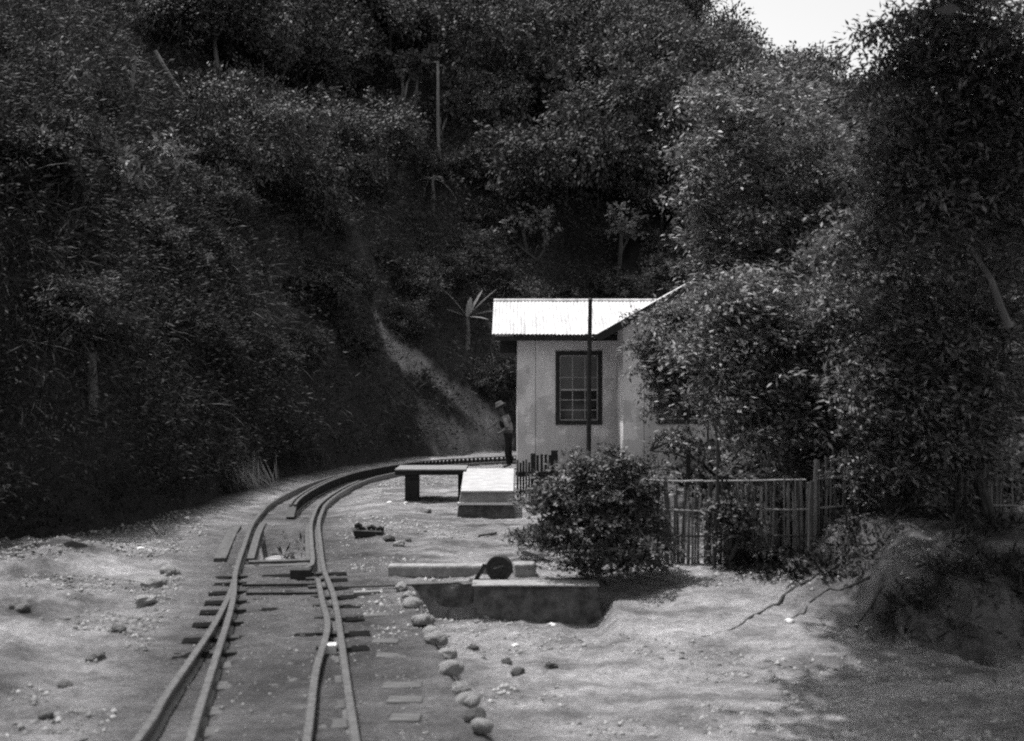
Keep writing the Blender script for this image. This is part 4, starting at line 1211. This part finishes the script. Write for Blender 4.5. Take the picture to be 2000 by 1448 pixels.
# wing with its gable towards the railway
YW = 25.3
ox = lambda px: (px - 1000) / FPX * YW
gx0, gx1 = ox(1217), 6.35
apx = ox(1385); ap = Vector((apx, YW - .55, zat(528, YW - .55)))
el = Vector((ox(1163), YW - .55, zat(655, YW - .55)))
slope = (ap.z - el.z) / (ap.x - el.x)
er = Vector((apx + (apx - el.x), YW - .55, el.z))
wz = lambda x: ap.z - abs(x - apx) * slope - .09
w2 = (ox(1285), ox(1285) + 1.1, zat(828, YW), zat(690, YW))
def gablewall(x0, x1, z0, topf, name="wall_panel"):
    MB().add([(x0, YW, z0), (x1, YW, z0), (x1, YW, topf(x1)), (x0, YW, topf(x0)), (x0, YW + .16, z0), (x1, YW + .16, z0), (x1, YW + .16, topf(x1)), (x0, YW + .16, topf(x0))],
             [(0, 1, 2, 3), (5, 4, 7, 6), (4, 0, 3, 7), (1, 5, 6, 2), (3, 2, 6, 7), (4, 5, 1, 0)]).build(name, M_plaster, house)
j2 = ox(1258)
gablewall(gx0, j2 - .006, 0, wz); gablewall(j2 + .006, w2[0], 0, wz)
gablewall(w2[0], w2[1], 0, lambda x: w2[2]); gablewall(w2[0], apx, w2[3], wz); gablewall(apx, w2[1], w2[3], wz) if w2[1] > apx else None
gablewall(max(w2[1], apx), gx1, 0, wz)
MB().box((gx0, YW + .16, 0), (gx0 + .15, YH + .0, wz(gx0))).build("wing_side_wall", M_plaster, house)
window(*w2, YW, 3, 3, house)
def rake(a, b, name):
    MB().bar(a + Vector((0, 0, -.07)), b + Vector((0, 0, -.07)), .04, .16).build(name, M_darkwood, house)
rake(el, ap, "barge_board"); rake(ap + Vector((.02, 0, 0)), er, "barge_board")
def wing_slope(a, b, name):
    # sheet from eave line a to ridge b, running back
    n = Vector((-(b.z - a.z), 0, b.x - a.x)).normalized(); n = n if n.z > 0 else -n
    L = Vector((0, 7.2, 0)); A = a + n * .03 + Vector((0, -.04, 0)); B = b + n * .03 + Vector((0, -.04, 0))
    vs, fs = [], []; N = 240
    for i in range(N + 1):
        p = L * (i / N); w = n * .012 * math.sin(2 * math.pi * i / N * 80)
        vs += [A + p + w, B + p + w, A + p + w - n * .012, B + p + w - n * .012]
    for i in range(N):
        k = 4 * i
        fs += [(k, k + 4, k + 5, k + 1), (k + 2, k + 3, k + 7, k + 6), (k, k + 2, k + 6, k + 4), (k + 1, k + 5, k + 7, k + 3)]
    fs += [(0, 1, 3, 2), (4 * N, 4 * N + 2, 4 * N + 3, 4 * N + 1)]
    MB().add(vs, fs).build(name, M_tin, house)
    u = n * -.03
    MB().hexa([a + Vector((0, .05, 0)) + u * 2.2, b + Vector((0, .05, 0)) + u * 2.2, b + L + u * 2.2, a + L + u * 2.2, a + Vector((0, .05, 0)) + u * .2, b + Vector((0, .05, 0)) + u * .2, b + L + u * .2, a + L + u * .2]).build("roof_boarding", M_darkwood, house)
wing_slope(el, ap, "wing_roof_sheet"); wing_slope(er, ap, "wing_roof_sheet")
# white wedge standing in for sunlight grazing the corner of the wing
c0 = at(1217, 905, YW - .08)
MB().add([c0 + Vector(v) for v in ((-.09, -.06, -.1), (.09, -.06, -.1), (.09, .1, -.1), (-.09, .1, -.1), (-.012, .02, .52), (.012, .02, .52), (.012, .06, .52), (-.012, .06, .52))],
         [(0, 3, 2, 1), (4, 5, 6, 7), (0, 1, 5, 4), (1, 2, 6, 5), (2, 3, 7, 6), (3, 0, 4, 7)]).build("sun_sliver", M_white, house)

# ------------------------------------------------------------------ pole in front of the house
YP = 17.5
p0, p1 = at(1150, 960, YP), at(1153, 586, YP)
p0.z = h1(p0.x, YP) - .2
pole = thing("signal_pole", (p0.x, p0.y, p0.z), "tall thin dark iron pole standing in front of the house window", "pole")
MB().tube([p0, p0.lerp(at(1150, 700, YP), .6), at(1151, 700, YP), p1], [.04, .037, .034, .031], 10).build("shaft", M_iron, pole)
MB().bar(at(1143, 655, YP), at(1166, 655, YP), .03, .035).build("bracket", M_iron, pole)
MB().tube([p1, p1 + Vector((0, 0, .03))], [.04, .02], 10).build("cap", M_iron, pole)

# ------------------------------------------------------------------ person at the house corner
def skinned(name, joints, edges, m, parent, sub=2):
    me = bpy.data.meshes.new(name)
    base = world_loc(parent) if parent is not None else Vector((0, 0, 0))
    me.from_pydata([tuple(Vector(j[0]) - base) for j in joints], edges, [])
    o = link(name, me, m, parent)
    o.modifiers.new("skin", 'SKIN')
    lay = me.skin_vertices[0].data if me.skin_vertices else None
    if lay is None:
        bm = bmesh.new(); bm.from_mesh(me); bm.verts.layers.skin.verify(); bm.to_mesh(me); bm.free(); lay = me.skin_vertices[0].data
    for i, j in enumerate(joints):
        lay[i].radius = j[1] if hasattr(j[1], '__len__') else (j[1], j[1]); lay[i].use_root = (i == 0)
    ss = o.modifiers.new("sub", 'SUBSURF'); ss.levels = sub; ss.render_levels = sub
    o.modifiers["skin"].use_smooth_shade = True
    return o
YPn = 29.3
pg = at(989, 913, YPn); pg.z = h1(pg.x, YPn)
person = thing("person", pg, "person in a brimmed hat and dark trousers leaning at the house corner beyond the ramp", "person")
def Pp(x, y, z): return pg + Vector((x, y, z))
body = [(Pp(.05, 0, .84), (.12, .15)), (Pp(.02, 0, 1.02), (.11, .14)), (Pp(-.02, 0, 1.2), (.12, .17)), (Pp(-.06, 0, 1.33), (.08, .12)), (Pp(-.11, 0, 1.42), .05), (Pp(-.15, 0, 1.50), (.085, .075)), (Pp(-.17, 0, 1.60), (.08, .07)),
        (Pp(.06, -.09, .80), .085), (Pp(.02, -.10, .45), .06), (Pp(.06, -.10, .09), .04), (Pp(-.09, -.10, .04), .035),
        (Pp(.07, .09, .80), .085), (Pp(.07, .10, .45), .06), (Pp(.12, .10, .09), .04), (Pp(-.02, .10, .04), .035),
        (Pp(-.04, -.19, 1.30), .055), (Pp(.03, -.27, 1.05), .042), (Pp(-.16, -.25, .92), .033), (Pp(-.24, -.24, .90), (.04, .02)),
        (Pp(-.04, .19, 1.30), .055), (Pp(.02, .24, 1.04), .042), (Pp(-.14, .22, .90), .033), (Pp(-.22, .21, .88), (.04, .02))]
be = [(0, 1), (1, 2), (2, 3), (3, 4), (4, 5), (5, 6), (0, 7), (7, 8), (8, 9), (9, 10), (0, 11), (11, 12), (12, 13), (13, 14), (3, 15), (15, 16), (16, 17), (17, 18), (3, 19), (19, 20), (20, 21), (21, 22)]
skinned("body", body, be, M_skin, person)
def rr(j, f): return (j[0], tuple(a + f for a in j[1]) if hasattr(j[1], '__len__') else j[1] + f)
tj = [rr(body[i], .02) for i in (0, 7, 8, 9, 11, 12, 13)]; tj.insert(1, (Pp(.04, 0, .95), (.135, .165)))
skinned("trousers", tj, [(0, 1), (0, 2), (2, 3), (3, 4), (0, 5), (5, 6), (6, 7)], M_cloth_dark, person)
sj = [rr(body[i], .018) for i in (1, 2, 3, 15, 16, 19, 20)]; sj.insert(0, (Pp(.04, 0, .92), (.14, .17)))
skinned("shirt", sj, [(0, 1), (1, 2), (2, 3), (3, 4), (4, 5), (3, 6), (6, 7)], M_cloth_pale, person)
vj = [(Pp(.0, 0, 1.0), (.138, .14)), (Pp(-.06, -.01, 1.18), (.13, .15)), (Pp(-.10, -.01, 1.31), (.075, .11))]
skinned("waistcoat", vj, [(0, 1), (1, 2)], M_cloth_dark, person)
Mh = Matrix.Rotation(R(-28), 4, 'Y')
MB().lathe(Pp(-.17, 0, 1.63), [(.165, -.015), (.17, -.008), (.11, .012), (.10, .07), (.075, .105), (.02, .11)], 20, Mh).build("hat", M_straw, person, smooth=True)
for s in (-1, 1):
    MB().lathe(Pp(-.245, .03 * s, 1.585), [(.003, -.008), (.011, -.004), (.011, .004), (.003, .008)], 8).build("eye", M_cloth_dark, person)
MB().hexa([Pp(-.235, -.014, 1.53), Pp(-.235, .014, 1.53), Pp(-.225, .012, 1.53), Pp(-.225, -.012, 1.53), Pp(-.262, -.012, 1.54), Pp(-.262, .012, 1.54), Pp(-.235, .006, 1.585), Pp(-.235, -.006, 1.585)]).build("nose", M_skin, person)

# ------------------------------------------------------------------ fences
def stake(mb, x, y, z0, h_, r_, lean=(0, 0)):
    mb.tube([(x, y, z0 - .12), (x + lean[0] * .5, y + lean[1] * .5, z0 + h_ * .5), (x + lean[0], y + lean[1], z0 + h_)], [r_, r_ * .95, r_ * .8], 6)
def fence_y(x): return 14.75 + .06 * math.sin(x * 1.3) - .12 * max(0, x - 4)
fx0, fx1 = 1.55, 6.5
fence = thing("bamboo_fence", ((fx0 + fx1) / 2, 14.75, 0), "woven bamboo stake fence in front of the garden trees", "fence")
x = fx0; ns = 0
while x < fx1:
    y = fence_y(x); z = h1(x, y); mb = MB()
    dark = random.random() < .35
    hh = random.uniform(.80, 1.02) if random.random() > .12 else random.uniform(.45, .75)
    stake(mb, x, y + random.uniform(-.012, .012), z, hh, random.uniform(.009, .019), (random.gauss(0, .035), random.gauss(0, .02)))
    mb.build("stake", M_stake if dark else M_bamboo, fence); ns += 1
    x += random.uniform(.020, .034) if random.random() > .05 else random.uniform(.06, .10)
for x in (1.62, 2.02, 2.56, 3.05, 3.95, 4.9):
    y = fence_y(x) - .03; z = h1(x, y)
    MB().tube([(x, y, z - .2), (x + random.gauss(0, .02), y, z + .6), (x + random.gauss(0, .03), y, z + random.uniform(.98, 1.1))], [.036, .034, .03], 7).build("post", M_stake if x < 3.8 else M_bamboo, fence)
for hz, m, jit in ((.26, M_stake, .01), (.60, M_bamboo2, .015), (.98, M_bamboo2, .02)):
    xx = fx0 - .1
    while xx < fx1:
        ln = random.uniform(.9, 1.5); pts = []
        for q in np.linspace(xx, min(xx + ln, fx1), 5):
            y = fence_y(q) - .045; pts.append((q, y, h1(q, fence_y(q)) * .12 + hz + random.gauss(0, jit * .4)))
        MB().tube(pts, .013, 6).build("cross_rail", m, fence)
        xx += ln + random.choice((0, 0, .12))

# dark picket gate left of the bush, and the slatted screen behind the ramp
gate = thing("picket_gate", (hx(1060, 20), 20, 0), "dark picket gate with uneven tops left of the climbing bush", "gate")
for i, (px, top, w) in enumerate(((1041, 886, 9), (1050, 889, 5), (1058, 887, 5), (1066, 888, 5), (1074, 889, 5), (1083, 880, 13))):
    x = hx(px, 20); ww = w / FPX * 20
    MB().box((x - ww / 2, 20 + .01 * (i % 2), -.15), (x + ww / 2, 20.03 + .01 * (i % 2), zat(top, 20))).build("post" if i in (0, 5) else "picket", M_timber, gate, bevel=.004)
for zz in (.15, .55):
    MB().box((hx(1040, 20), 20.06, zz), (hx(1092, 20), 20.10, zz + .09)).build("cross_rail", M_timber, gate)
MB().box((hx(1044, 20), 20.045, .0), (hx(1090, 20), 20.056, .62)).build("backing_board", M_timber, gate)
scr = thing("slatted_screen", (hx(1022, 21.5), 21.5, 0), "dark slatted wooden screen between the ramp and the picket gate", "fence")
for i in range(6):
    x = hx(1009 + i * 5.6, 21.5)
    MB().box((x, 21.5, -.1), (x + .04, 21.53, zat(900 + random.uniform(-3, 4), 21.5))).build("slat", M_timber if i % 3 else M_stake, scr, bevel=.003)
for zz in (.1, .45):
    MB().box((hx(1007, 21.5), 21.54, zz), (hx(1042, 21.5), 21.57, zz + .07)).build("cross_rail", M_timber, scr)

# ------------------------------------------------------------------ bushes and trees on the right
def plant(name, base, blobs, label, cat, mat, ncl, nlf, clr, L, W, stems, bark, shell=.5, group=None, jit=.5, crown="crown", stemname="trunk", nsat=5):
    base = Vector(base)
    t = thing(name, base, label, cat, group)
    bl = [(b[0] - base.x, b[1] - base.y, b[2] - base.z, b[3], b[4], b[5]) for b in blobs]
    cm, C = pad_mesh(crown, bl, ncl, nlf, clr, L, W, **(dict() if mat is L_near else dict(wind=(0, 0, .25), ragged=.34))); link(crown, cm, mat, t)
    mb = MB()
    for pts, r_ in stems:
        pts = [Vector(p) - base for p in pts]; n = len(pts)
        mb.tube(pts, [r_ * (1 - .7 * k / (n - 1)) for k in range(n)], 8)
    # twigs reaching to the leaf clumps
    ends = [Vector(s[0][-1]) - base for s in stems] + [Vector(s[0][len(s[0]) // 2]) - base for s in stems]
    for c in C[:: max(1, len(C) // 150)]:
        e = min(ends, key=lambda q: (q - Vector(c)).length)
        mb.tube(bend(e, c, 4, .1), [.018, .013, .009, .004], 4)
    me = bpy.data.meshes.new(stemname); me.from_pydata(mb.v, [], mb.f); link(stemname, me, bark, t)
    return t
def B(px, py, Y, rpx, ry=None, rz=None):
    p = at(px, py, Y); r_ = rpx / FPX * Y
    return (p.x, p.y, p.z, r_, (ry or rpx) / FPX * Y, (rz or rpx) / FPX * Y)

bb = on_plane(1170, 1105, -.05)
plant("climbing_bush", bb, [B(1140, 955, 13.6, 62, 55, 70), B(1195, 965, 13.8, 65, 60, 62), B(1115, 1010, 13.5, 50, 50, 65), B(1160, 1075, 13.4, 65, 60, 40), B(1250, 975, 14.0, 45, 40, 55), B(1190, 1040, 13.6, 75, 60, 60), B(1070, 985, 13.6, 36, 40, 70), B(1075, 1060, 13.5, 22, 30, 30), B(1262, 1040, 13.9, 42, 40, 60), B(1240, 1090, 13.6, 40, 40, 24), B(1120, 905, 13.6, 26, 30, 22), B(1190, 895, 13.7, 34, 30, 22), B(1250, 920, 13.9, 32, 30, 28)],
      "dense leafy bush spilling over in front of the house wall", "bush", L_bush, 520, (.06, .16), 4000, .06, .03, [(bend(bb - Vector((0, 0, .1)), at(1150, 980, 13.6), 5, .06), .05), (bend(bb, at(1230, 960, 13.9), 5, .06), .04), (bend(bb, at(1090, 1000, 13.6), 5, .06), .03)], M_bark, shell=.6)
b2 = on_plane(1015, 1065, -.05)
plant("weed_clump", b2, [B(1020, 1045, 15.0, 26, 24, 18), B(1050, 1052, 14.8, 26, 24, 16)], "low weeds growing at the left foot of the climbing bush", "weeds", L_bush, 30, (.05, .12), 3000, .08, .02, [(bend(b2, b2 + Vector((0, 0, .2)), 4), .012)], M_bark, crown="foliage", stemname="stem")

# shrub with a crooked stem growing through the fence
s0 = on_plane(1425, 1095, .0)
plant("fence_shrub", s0, [B(1440, 1040, 14.3, 45, 40, 40), B(1410, 1000, 14.5, 35, 40, 40), B(1450, 980, 14.4, 40, 30, 60), B(1480, 1080, 14.2, 30, 30, 18)], "straggly shrub growing up through the middle of the bamboo fence", "shrub", L_bush, 80, (.06, .16), 3200, .07, .03,
      [(bend(s0 - Vector((0, 0, .15)), at(1420, 980, 14.4), 6, .05), .05), (bend(s0, at(1470, 960, 14.3), 6, .05), .035), (bend(s0, at(1395, 830, 14.6), 7, .03), .03)], M_bark)
# sprays of leaves against the house wall
s1 = on_plane(1300, 1060, .05)
plant("garden_sapling", s1, [B(1280, 720, 19, 30, 40, 30), B(1310, 640, 19, 35, 40, 30), B(1250, 690, 19, 22, 30, 14), B(1330, 760, 19, 45, 40, 45), B(1290, 800, 19, 25, 30, 25), B(1330, 860, 18.5, 55, 40, 30), B(1350, 690, 19, 40, 40, 50), B(1330, 600, 19, 40, 30, 25), B(1285, 660, 19, 35, 30, 40), B(1380, 640, 19, 40, 30, 40), B(1265, 760, 19, 18, 20, 25), B(1270, 620, 19, 30, 25, 26), B(1310, 700, 19, 40, 30, 30), B(1250, 665, 19, 20, 20, 22), B(1370, 720, 19, 40, 30, 50), B(1370, 590, 19, 40, 30, 30)],
      "thin sapling with leaf sprays against the right part of the house wall", "tree", L_near, 330, (.08, .24), 1500, .09, .032,
      [(bend(Vector((2.9, 18.9, .1)), at(1345, 640, 19), 7, .03), .05), (bend(at(1350, 850, 19), at(1280, 720, 19), 5, .05), .02), (bend(at(1350, 900, 19), at(1270, 880, 18.6), 5, .05), .02)], M_bark)

T1 = Vector((4.6, 18.6, .3))
plant("garden_tree", T1, [B(1470, 210, 18.5, 120, 110, 80), B(1400, 330, 18.3, 80, 110, 110), B(1530, 330, 18.6, 130, 120, 130), B(1390, 470, 18.3, 60, 90, 70), B(1480, 480, 18.3, 110, 110, 100), B(1600, 290, 19.0, 60, 100, 70), B(1620, 420, 18.6, 110, 110, 120), B(1520, 150, 18.6, 40, 60, 45), B(1700, 330, 17.5, 80, 90, 80), B(1600, 530, 17.5, 90, 90, 60), B(1430, 545, 18.0, 55, 70, 45)],
      "tall garden tree with a rounded crown rising above the wing roof", "tree", L_near, 420, (.16, .50), 900, .10, .034,
      [(bend(T1 - Vector((0, 0, .2)), at(1540, 420, 18.6), 7, .03), .14), (bend(at(1545, 500, 18.6), at(1440, 260, 18.4), 6, .05), .07), (bend(at(1540, 480, 18.6), at(1610, 300, 18.8), 6, .05), .07), (bend(at(1545, 560, 18.6), at(1400, 440, 18.3), 6, .05), .05)], M_bark, shell=.62)
T2 = Vector((4.3, 16.0, .15))
plant("leaning_tree", T2, [B(1430, 590, 16, 75, 90, 50), B(1365, 655, 16.2, 40, 60, 18), B(1385, 745, 16.2, 36, 50, 22), B(1330, 700, 16.6, 26, 40, 14), B(1400, 560, 16.2, 40, 50, 16), B(1300, 640, 16.8, 24, 30, 10), B(1530, 600, 16, 120, 110, 80), B(1450, 700, 16, 85, 90, 70), B(1570, 730, 16, 130, 120, 110), B(1680, 620, 16, 120, 120, 100), B(1500, 830, 15.8, 90, 100, 70), B(1620, 860, 15.8, 110, 100, 90), B(1420, 790, 16, 40, 60, 60)],
      "spreading tree with long glossy leaves in front of the right wing of the house", "tree", L_near, 480, (.14, .46), 950, .10, .034,
      [(bend(T2 - Vector((0, 0, .2)), at(1580, 700, 16), 7, .04), .10), (bend(at(1590, 850, 16), at(1450, 640, 16), 6, .05), .05), (bend(at(1590, 850, 16), at(1680, 640, 16), 6, .05), .05), (bend(at(1590, 900, 16), at(1500, 830, 15.8), 5, .05), .035)], M_bark, shell=.6)
T3 = Vector((6.2, 14.2, .3))
plant("hedge_tree", T3, [B(1780, 760, 14.3, 130, 110, 130), B(1900, 820, 14.0, 110, 110, 120), B(1720, 900, 14.6, 90, 90, 80), B(1800, 620, 14.4, 120, 110, 110), B(1950, 640, 14.0, 120, 110, 130), B(1760, 1000, 14.5, 50, 50, 40)],
      "dark low tree with drooping boughs on the bank at the right", "tree", L_near, 420, (.14, .44), 950, .10, .034,
      [(bend(T3 - Vector((0, 0, .2)), at(1880, 700, 14.2), 7, .04), .11), (bend(at(1900, 900, 14.2), at(1760, 760, 14.3), 6, .05), .05), (bend(at(1930, 900, 14.2), at(1960, 660, 14.0), 6, .05), .05), (bend(at(1850, 1080, 14.4), at(1730, 920, 14.5), 6, .05), .04)], M_bark, shell=.6)
T4 = Vector((8.3, 13.6, .3))
BIG = plant("big_tree", T4, [B(1850, 200, 13.4, 150, 130, 150), B(1990, 300, 13.2, 150, 140, 160), B(1800, 350, 13.5, 100, 110, 90), B(1900, 460, 13.4, 130, 130, 110), B(1760, 80, 13.4, 55, 80, 50), B(1740, 250, 14.0, 70, 80, 60), B(1680, 470, 14.6, 80, 90, 60), B(1880, 50, 13.2, 110, 110, 70), B(2060, 130, 13.0, 110, 110, 110), B(1730, 440, 13.8, 70, 80, 70)],
      "big leafy tree towering at the right edge with unseen boughs shading the yard", "tree", L_near, 640, (.15, .50), 900, .10, .034,
      [(bend(T4 - Vector((0, 0, .3)), Vector((7.5, 13.4, 7.6)), 8, .03), .22), (bend(Vector((7.3, 13.4, 4.2)), at(1830, 230, 13.4), 6, .05), .09), (bend(Vector((7.5, 13.4, 7.2)), Vector((.6, 10.8, 8.0)), 9, .03), .08), (bend(Vector((7.6, 13.5, 3.6)), at(1900, 450, 13.4), 6, .05), .07),
       (bend(Vector((7.5, 13.4, 7.3)), Vector((2.6, 13.0, 8.8)), 6, .03), .07)], M_barkl, shell=.6)
OVER = [(0.5, 10.2, 7.5, 0.8, 0.8, 0.48), (1.4, 10.1, 7.4, 0.8, 0.8, 0.48), (2.3, 10.0, 7.4, 0.8, 0.8, 0.48), (3.2, 10.0, 7.5, 0.85, 0.85, 0.51), (4.2, 10.1, 7.6, 0.95, 0.95, 0.57), (0.4, 11.5, 7.9, 0.75, 0.75, 0.45), (1.3, 11.4, 7.8, 0.85, 0.85, 0.51), (2.3, 11.4, 7.9, 0.9, 0.9, 0.54), (3.3, 11.4, 8.0, 0.95, 0.95, 0.57), (4.4, 11.5, 8.0, 1.0, 1.0, 0.6), (1.3, 12.7, 8.3, 0.75, 0.75, 0.45), (2.2, 12.8, 8.3, 0.85, 0.85, 0.51), (3.2, 13.0, 8.5, 0.95, 0.95, 0.57), (4.6, 8.6, 6.9, 1.1, 1.1, 0.66), (6.0, 9.0, 6.8, 1.3, 1.3, 0.78), (5.6, 7.2, 6.5, 1.2, 1.2, 0.72), (7.3, 8.0, 6.2, 1.4, 1.4, 0.84), (7.4, 10.4, 6.6, 1.4, 1.4, 0.84), (3.2, 8.6, 7.2, 0.9, 0.9, 0.54), (1.3, 14.0, 9.2, 0.9, 0.9, 0.5), (2.2, 14.2, 9.2, 0.9, 0.9, 0.5), (5.4, 10.6, 7.2, 1.1, 1.1, 0.7), (6.4, 11.4, 7.0, 1.1, 1.1, 0.7), (5.2, 5.2, 6.0, 1.4, 1.4, 0.8), (7.2, 5.6, 6.0, 1.6, 1.6, 0.9), (3.8, 6.6, 7.0, 1.0, 1.0, 0.6), (6.2, 3.2, 6.0, 1.5, 1.5, 0.8), (8.8, 7.0, 6.0, 1.6, 1.6, 0.9)]  # boughs out of view, shaped for the yard shadow, some added to block sky light
cm, C = pad_mesh("unseen_bough", [(a - T4.x, b - T4.y, c - T4.z + (.8 if b > 12.5 else .45 if b > 11.2 else .1), d_, e, f) for a, b, c, d_, e, f in OVER], 1150, (.3, .65), 430, .20, .10, ragged=.2, droop=.3)
link("unseen_bough", cm, L_near, BIG)
# pale limb seen at the right edge
o = MB().tube([at(1972, 640, 12.6), at(1955, 600, 12.6), at(1935, 545, 12.6), at(1900, 490, 12.8)], [.045, .04, .035, .02], 8).build("fallen_limb", M_barkl, None, loc=at(1972, 640, 12.6))
tag(o, "pale curved bare limb caught in the leaves at the right edge", "branch")
# dark slim trunks under the trees at the right
for (px, w, lb, m) in ((1395, 9, "slim dark sapling stem in front of the bamboo fence", M_bark), (1580, 13, "short grey trunk standing upright against the bamboo fence", M_stake), (1785, 12, "slim dark trunk in the deep shade right of the fence", M_bark), (1868, 16, "straight dark trunk at the right on top of the bank", M_bark)):
    Y = 14.35; x = (px - 1000) / FPX * Y; z = h1(x, Y); r_ = w / FPX * Y / 2
    o = MB().tube(bend((x, Y, z - .2), at(px + 6, 940 if px == 1580 else 860, Y + .1), 6, .012), [r_ * (1 - .05 * i) for i in range(6)], 8).build("slim_trunk", m, None, loc=(x, Y, z)); tag(o, lb, "tree trunk")
# dark tubes standing in for shaded cracks and an erosion edge on the bank
for i, pts in enumerate((((1640, 1120), (1560, 1150), (1500, 1190), (1440, 1230), (1370, 1245)), ((1700, 1130), (1620, 1160), (1570, 1200), (1530, 1230)), ((1680, 1085), (1640, 1110), (1600, 1130)), ((1720, 1160), (1690, 1200), (1670, 1230)))):
    w = [hit(*p) for p in pts]; c = catmull([(p.x, p.y) for p in w], .12)
    P3 = [(a, b, h1(a, b) + .0) for a, b in c]; n = len(P3)
    o = MB().tube(P3, [.022 * (1 - .8 * k / (n - 1)) for k in range(n)], 6).build("shade_crack", M_bark, None, loc=P3[0])
    tag(o, ("longest dark line drawn for a shaded erosion edge on the bank", "dark crack line below the longest dark line on the bank", "short dark crack line at the top of the bank", "dark crack line at the shaded right end of the bank")[i], "root")
# undergrowth at the top of the right bank and along the fence foot
def stuff_patch(name, pts, per, L, W, spread, mat, up=.9, lift=.2):
    x = np.array([p[0] for p in pts]); y = np.array([p[1] for p in pts])
    return tufts(x, y, None, per, L, W, spread, up, mat, name, lift=lift)
pts = []
for _ in range(2200):
    x = random.uniform(2.7, 8.5); y = random.uniform(11.0, 14.9)
    if fbm(np.array([x]), np.array([y]), .7, 2, 91)[0] > -.02 and y > 13.7 - .55 * (x - 2.6): pts.append((x, y))
stuff_patch("bank_weeds", pts, 11, .085, .022, .09, L_bank, lift=.10)
pts = [(random.uniform(3.9, 7.5), 11.75 + random.gauss(0, .16)) for _ in range(420)]
stuff_patch("bank_weeds", pts, 9, .14, .016, .06, L_bank, lift=.05)
pts = [(random.uniform(3.0, 8.5), random.uniform(15.0, 22)) for _ in range(800)]
stuff_patch("garden_undergrowth", pts, 14, .12, .05, .25, L_bank, lift=.4)
# weeds in the pit
pts = []
for _ in range(16):
    y = random.uniform(16.2, 18); c, t = center_at(y); pts.append((c[0] + random.uniform(-.05, .32), y))
stuff_patch("pit_weeds", pts, 8, .12, .02, .05, L_bank, lift=.05)
print("verts of objects", len(bpy.data.objects), "stakes", ns, "teeth", nt, "tris", sum(len(o.data.polygons) * 2 for o in bpy.data.objects if o.type == 'MESH' and o.data.users == 1))
